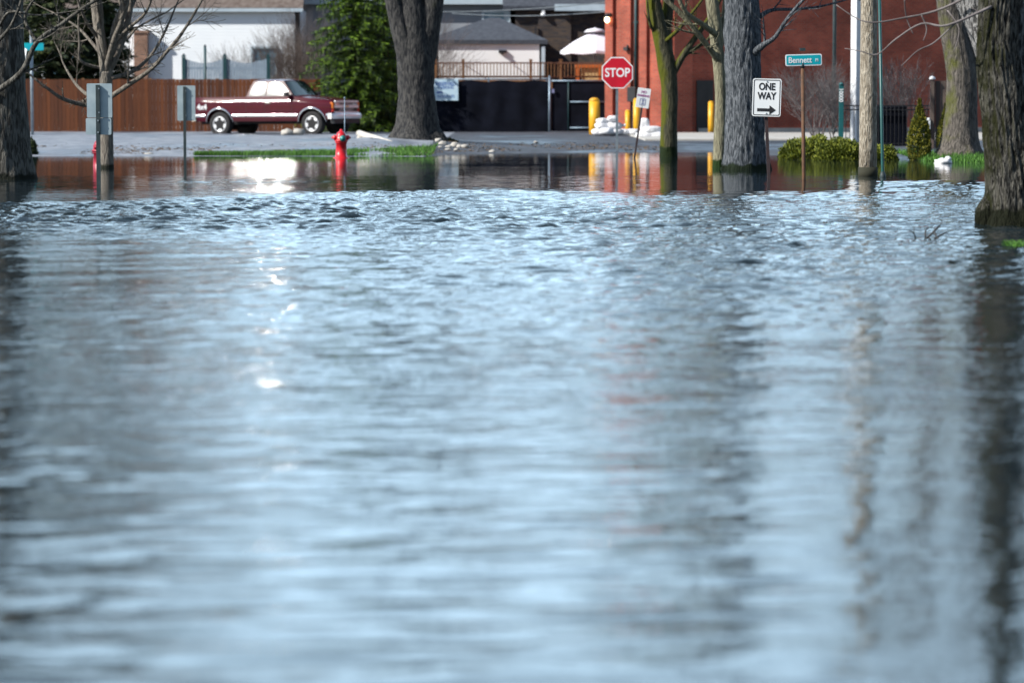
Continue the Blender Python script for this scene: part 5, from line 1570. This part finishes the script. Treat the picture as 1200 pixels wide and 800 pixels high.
    b.grid(lambda u, v: (xf(zb + (zr - zb) * (.05 + .88 * v)) + .004 + .06 * (1 - ((u * 2 - 1) * .92) ** 2) * (1 - v * .4), (u * 2 - 1) * .92 * (yb + (yt - yb) * (.05 + .88 * v)), zb + (zr - zb) * (.05 + .88 * v) + .03 * v * (1 - (u * 2 - 1) ** 2)), 14, 8)
    b.build('windshield', M_wind, T, recalc=False)
    b = MB(); b.grid(lambda u, v: (xa(zb + (zr - zb) * (.15 + .7 * v)) - .008, (u * 2 - 1) * .75 * yt, zb + (zr - zb) * (.15 + .7 * v) + .01), 4, 4); b.build('rear_window', M_wind, T, recalc=False)
    # chassis
    b = MB(); b.box((-.1, 0, .52), (4.9, 1.5, .22)); b.box((-1.71, 0, .385), (.14, 1.5, .14)); b.box((1.88, 0, .385), (.14, 1.5, .14)); b.ball((-1.71, 0, .38), (.2, .18, .17), 12, 8)
    for ax in AX: b.box((ax, 0, .72), (1.02, 1.25, .36))
    b.build('chassis', M_under, T)
    # wheels
    def wheel():
        t = bpy.data.objects.new('wheel', None); COL.objects.link(t); t.parent = T; t.empty_display_size = .1
        Mx = Matrix.Rotation(-pi / 2, 3, 'X')    # axis +z -> +y ; outer face at -y after flip below
        b = MB(); b.lathe([(.21, -.12), (.30, -.13), (.355, -.125), (.38, -.10), (.387, -.05), (.387, .05), (.38, .10), (.355, .125), (.30, .13), (.21, .12)], 40, M=Mx)
        b.build('tyre', M_tyre, t)
        b = MB(); b.lathe([(.235, -.10), (.238, -.128), (.222, -.132), (.21, -.115), (.205, -.05), (.205, .10)], 36, M=Mx)
        b.lathe([(.0, -.112), (.055, -.112), (.07, -.10), (.075, -.06)], 24, M=Mx)
        for k in range(5):
            a = 2 * pi * k / 5 + .3
            for da in (0,):
                c_, s_ = cos(a + da), sin(a + da)
                q = Matrix.Rotation(-(a + da), 3, 'Y')
                vs = [q @ Vector(v) for v in ((.05, -.112, .05), (.05, -.112, -.05), (.215, -.126, -.062), (.215, -.126, .062), (.05, -.05, .05), (.05, -.05, -.05), (.215, -.05, -.062), (.215, -.05, .062))]
                b.add(vs, [(0, 1, 2, 3), (7, 6, 5, 4), (0, 4, 5, 1), (2, 6, 7, 3), (1, 5, 6, 2), (0, 3, 7, 4)])
        b.build('rim', M_rim, t)
        b = MB(); b.lathe([(.215, -.08), (.06, -.095), (0, -.095)], 30, M=Mx); b.build('hub_disc', M_rimdark, t)
        return t
    w0 = wheel(); first = True
    for ax in AX:
        for s in (-1, 1):
            if first: o = w0; first = False
            else:
                o = w0.copy(); COL.objects.link(o); o.parent = T
                for ch in w0.children:
                    c_ = ch.copy(); COL.objects.link(c_); c_.parent = o
            o.scale = (RW / .387,) * 3; o.location = (ax, s * .81, RW); o.rotation_euler = (0, .4 * ax, 0 if s < 0 else pi)
    # bright arch trims, side mouldings, handles
    for s in (-1, 1):
        for ax in AX:
            b = MB(); P = []; n = 26
            for k in range(n + 1):
                a = .12 + (pi - .24) * k / n
                x = ax + .535 * cos(a); z = RW + .53 * sin(a)
                P.append((x, s * (hw(x, max(z, .5)) + .004), z))
            b.tube(P, [.012 + .026 * sin(pi * k / n) for k in range(n + 1)], 8); b.build('wheel_arch_trim', M_chrome, T)
        for xa_, xb_ in ((-2.72, AX[0] - .55), (AX[0] + .55, -.66), (-.63, AX[1] - .55), (AX[1] + .55, 2.55)):
            b = MB()
            def g(u, v, xa_=xa_, xb_=xb_):
                x = xa_ + (xb_ - xa_) * u; z = .655 + .085 * v
                return (x, s * (hw(x, z) + .004 + .016 * sin(pi * v) ** .6), z)
            b.grid(g, 12, 6); b.build('side_molding', M_chrome, T, recalc=False)
        b = MB(); b.box((.22, s * .985, 1.12), (.2, .03, .045)); b.build('door_handle', M_chrome, T, bevel=.008)
        b = MB(); b.box((.98, s * 1.04, 1.40), (.12, .2, .15)); b.box((.98, s * .92, 1.36), (.06, .12, .05)); b.build('side_mirror', M_plastic, T, bevel=.02)
        for xx in (-.65, .085, 1.13):
            b = MB(); b.grid(lambda u, v: (xx + .012 * u, s * (hw(xx, .62 + .66 * v) + .0025), .62 + .66 * v), 1, 14); b.build('panel_gap', M_under, T, recalc=False)
        o = text('decal', '4x4', .26, M_silver, T, (-2.38, s * .985, .985), .03, 1.0, rot=(pi / 2, 0, 0 if s < 0 else pi))
        # lamps
        b = MB(); b.box((XF - .01, s * .84, 1.015), (.10, .13, .20)); b.build('turn_signal', M_amber, T, bevel=.012)
        b = MB(); b.box((XF - .01, s * .84, .85), (.10, .13, .11)); b.build('side_marker', M_redlens, T, bevel=.012)
        b = MB(); b.box((XF + .02, s * .62, 1.045), (.08, .26, .13)); b.build('headlight', M_lens, T, bevel=.015)
        b = MB(); b.box((XR - .0, s * .90, 1.0), (.05, .12, .40)); b.build('tail_light', M_redlens, T, bevel=.012)
    # grille
    b = MB(); b.box((XF + .012, 0, .965), (.05, 1.52, .40)); gl = b.build('grille', M_plastic, T)
    for z, h_ in ((1.145, .05), (.975, .085), (.785, .05)):
        b = MB(); b.box((XF + .055, 0, z), (.05, 1.56, h_)); b.build('grille_bar', M_rim, gl, bevel=.01)
    for z in (1.09, 1.04, .90, .85):
        b = MB(); b.box((XF + .04, 0, z), (.03, .96, .012)); b.build('grille_slat', M_rim, gl)
    b = MB(); b.box((XF + .085, 0, .975), (.02, .16, .035)); b.box((XF + .085, 0, .975), (.024, .06, .06)); b.build('badge', M_gold, gl, bevel=.004)
    # bumpers
    def bump(name, x0, dirn, z0, z1, m):
        b = MB()
        def g(u, v):
            y = (u * 2 - 1); z = z0 + (z1 - z0) * v
            x = x0 + dirn * (.13 - .10 * abs(y) ** 4 + .035 * sin(pi * v))
            return (x, y * .985, z)
        b.grid(g, 28, 6)
        b.add([(x0 - dirn * .12, -.985, z0), (x0 + dirn * .03, -.985, z0), (x0 + dirn * .03, -.985, z1), (x0 - dirn * .12, -.985, z1)], [(0, 1, 2, 3)])
        b.add([(x0 - dirn * .12, .985, z0), (x0 + dirn * .03, .985, z0), (x0 + dirn * .03, .985, z1), (x0 - dirn * .12, .985, z1)], [(0, 1, 2, 3)])
        top = []
        for i in range(29):
            y = (i / 28 * 2 - 1); top += [(x0 + dirn * (.13 - .10 * abs(y) ** 4), y * .985, z1), (x0 - dirn * .12, y * .985, z1)]
        b.add(top, [(2 * i, 2 * i + 1, 2 * i + 3, 2 * i + 2) for i in range(28)])
        return b.build(name, m, T, recalc=False)
    bump('front_bumper', XF + .02, 1, .57, .755, M_rim)
    bump('rear_bumper', XR - .02, -1, .52, .70, M_chrome)
    b = MB(); b.box((XF + .02, 0, .49), (.16, 1.75, .16)); b.build('valance', M_plastic, T, bevel=.03)
    b = MB(); b.box((XF + .165, 0, .66), (.012, .32, .15)); b.build('license_plate', M_signwhite, T)
truck()
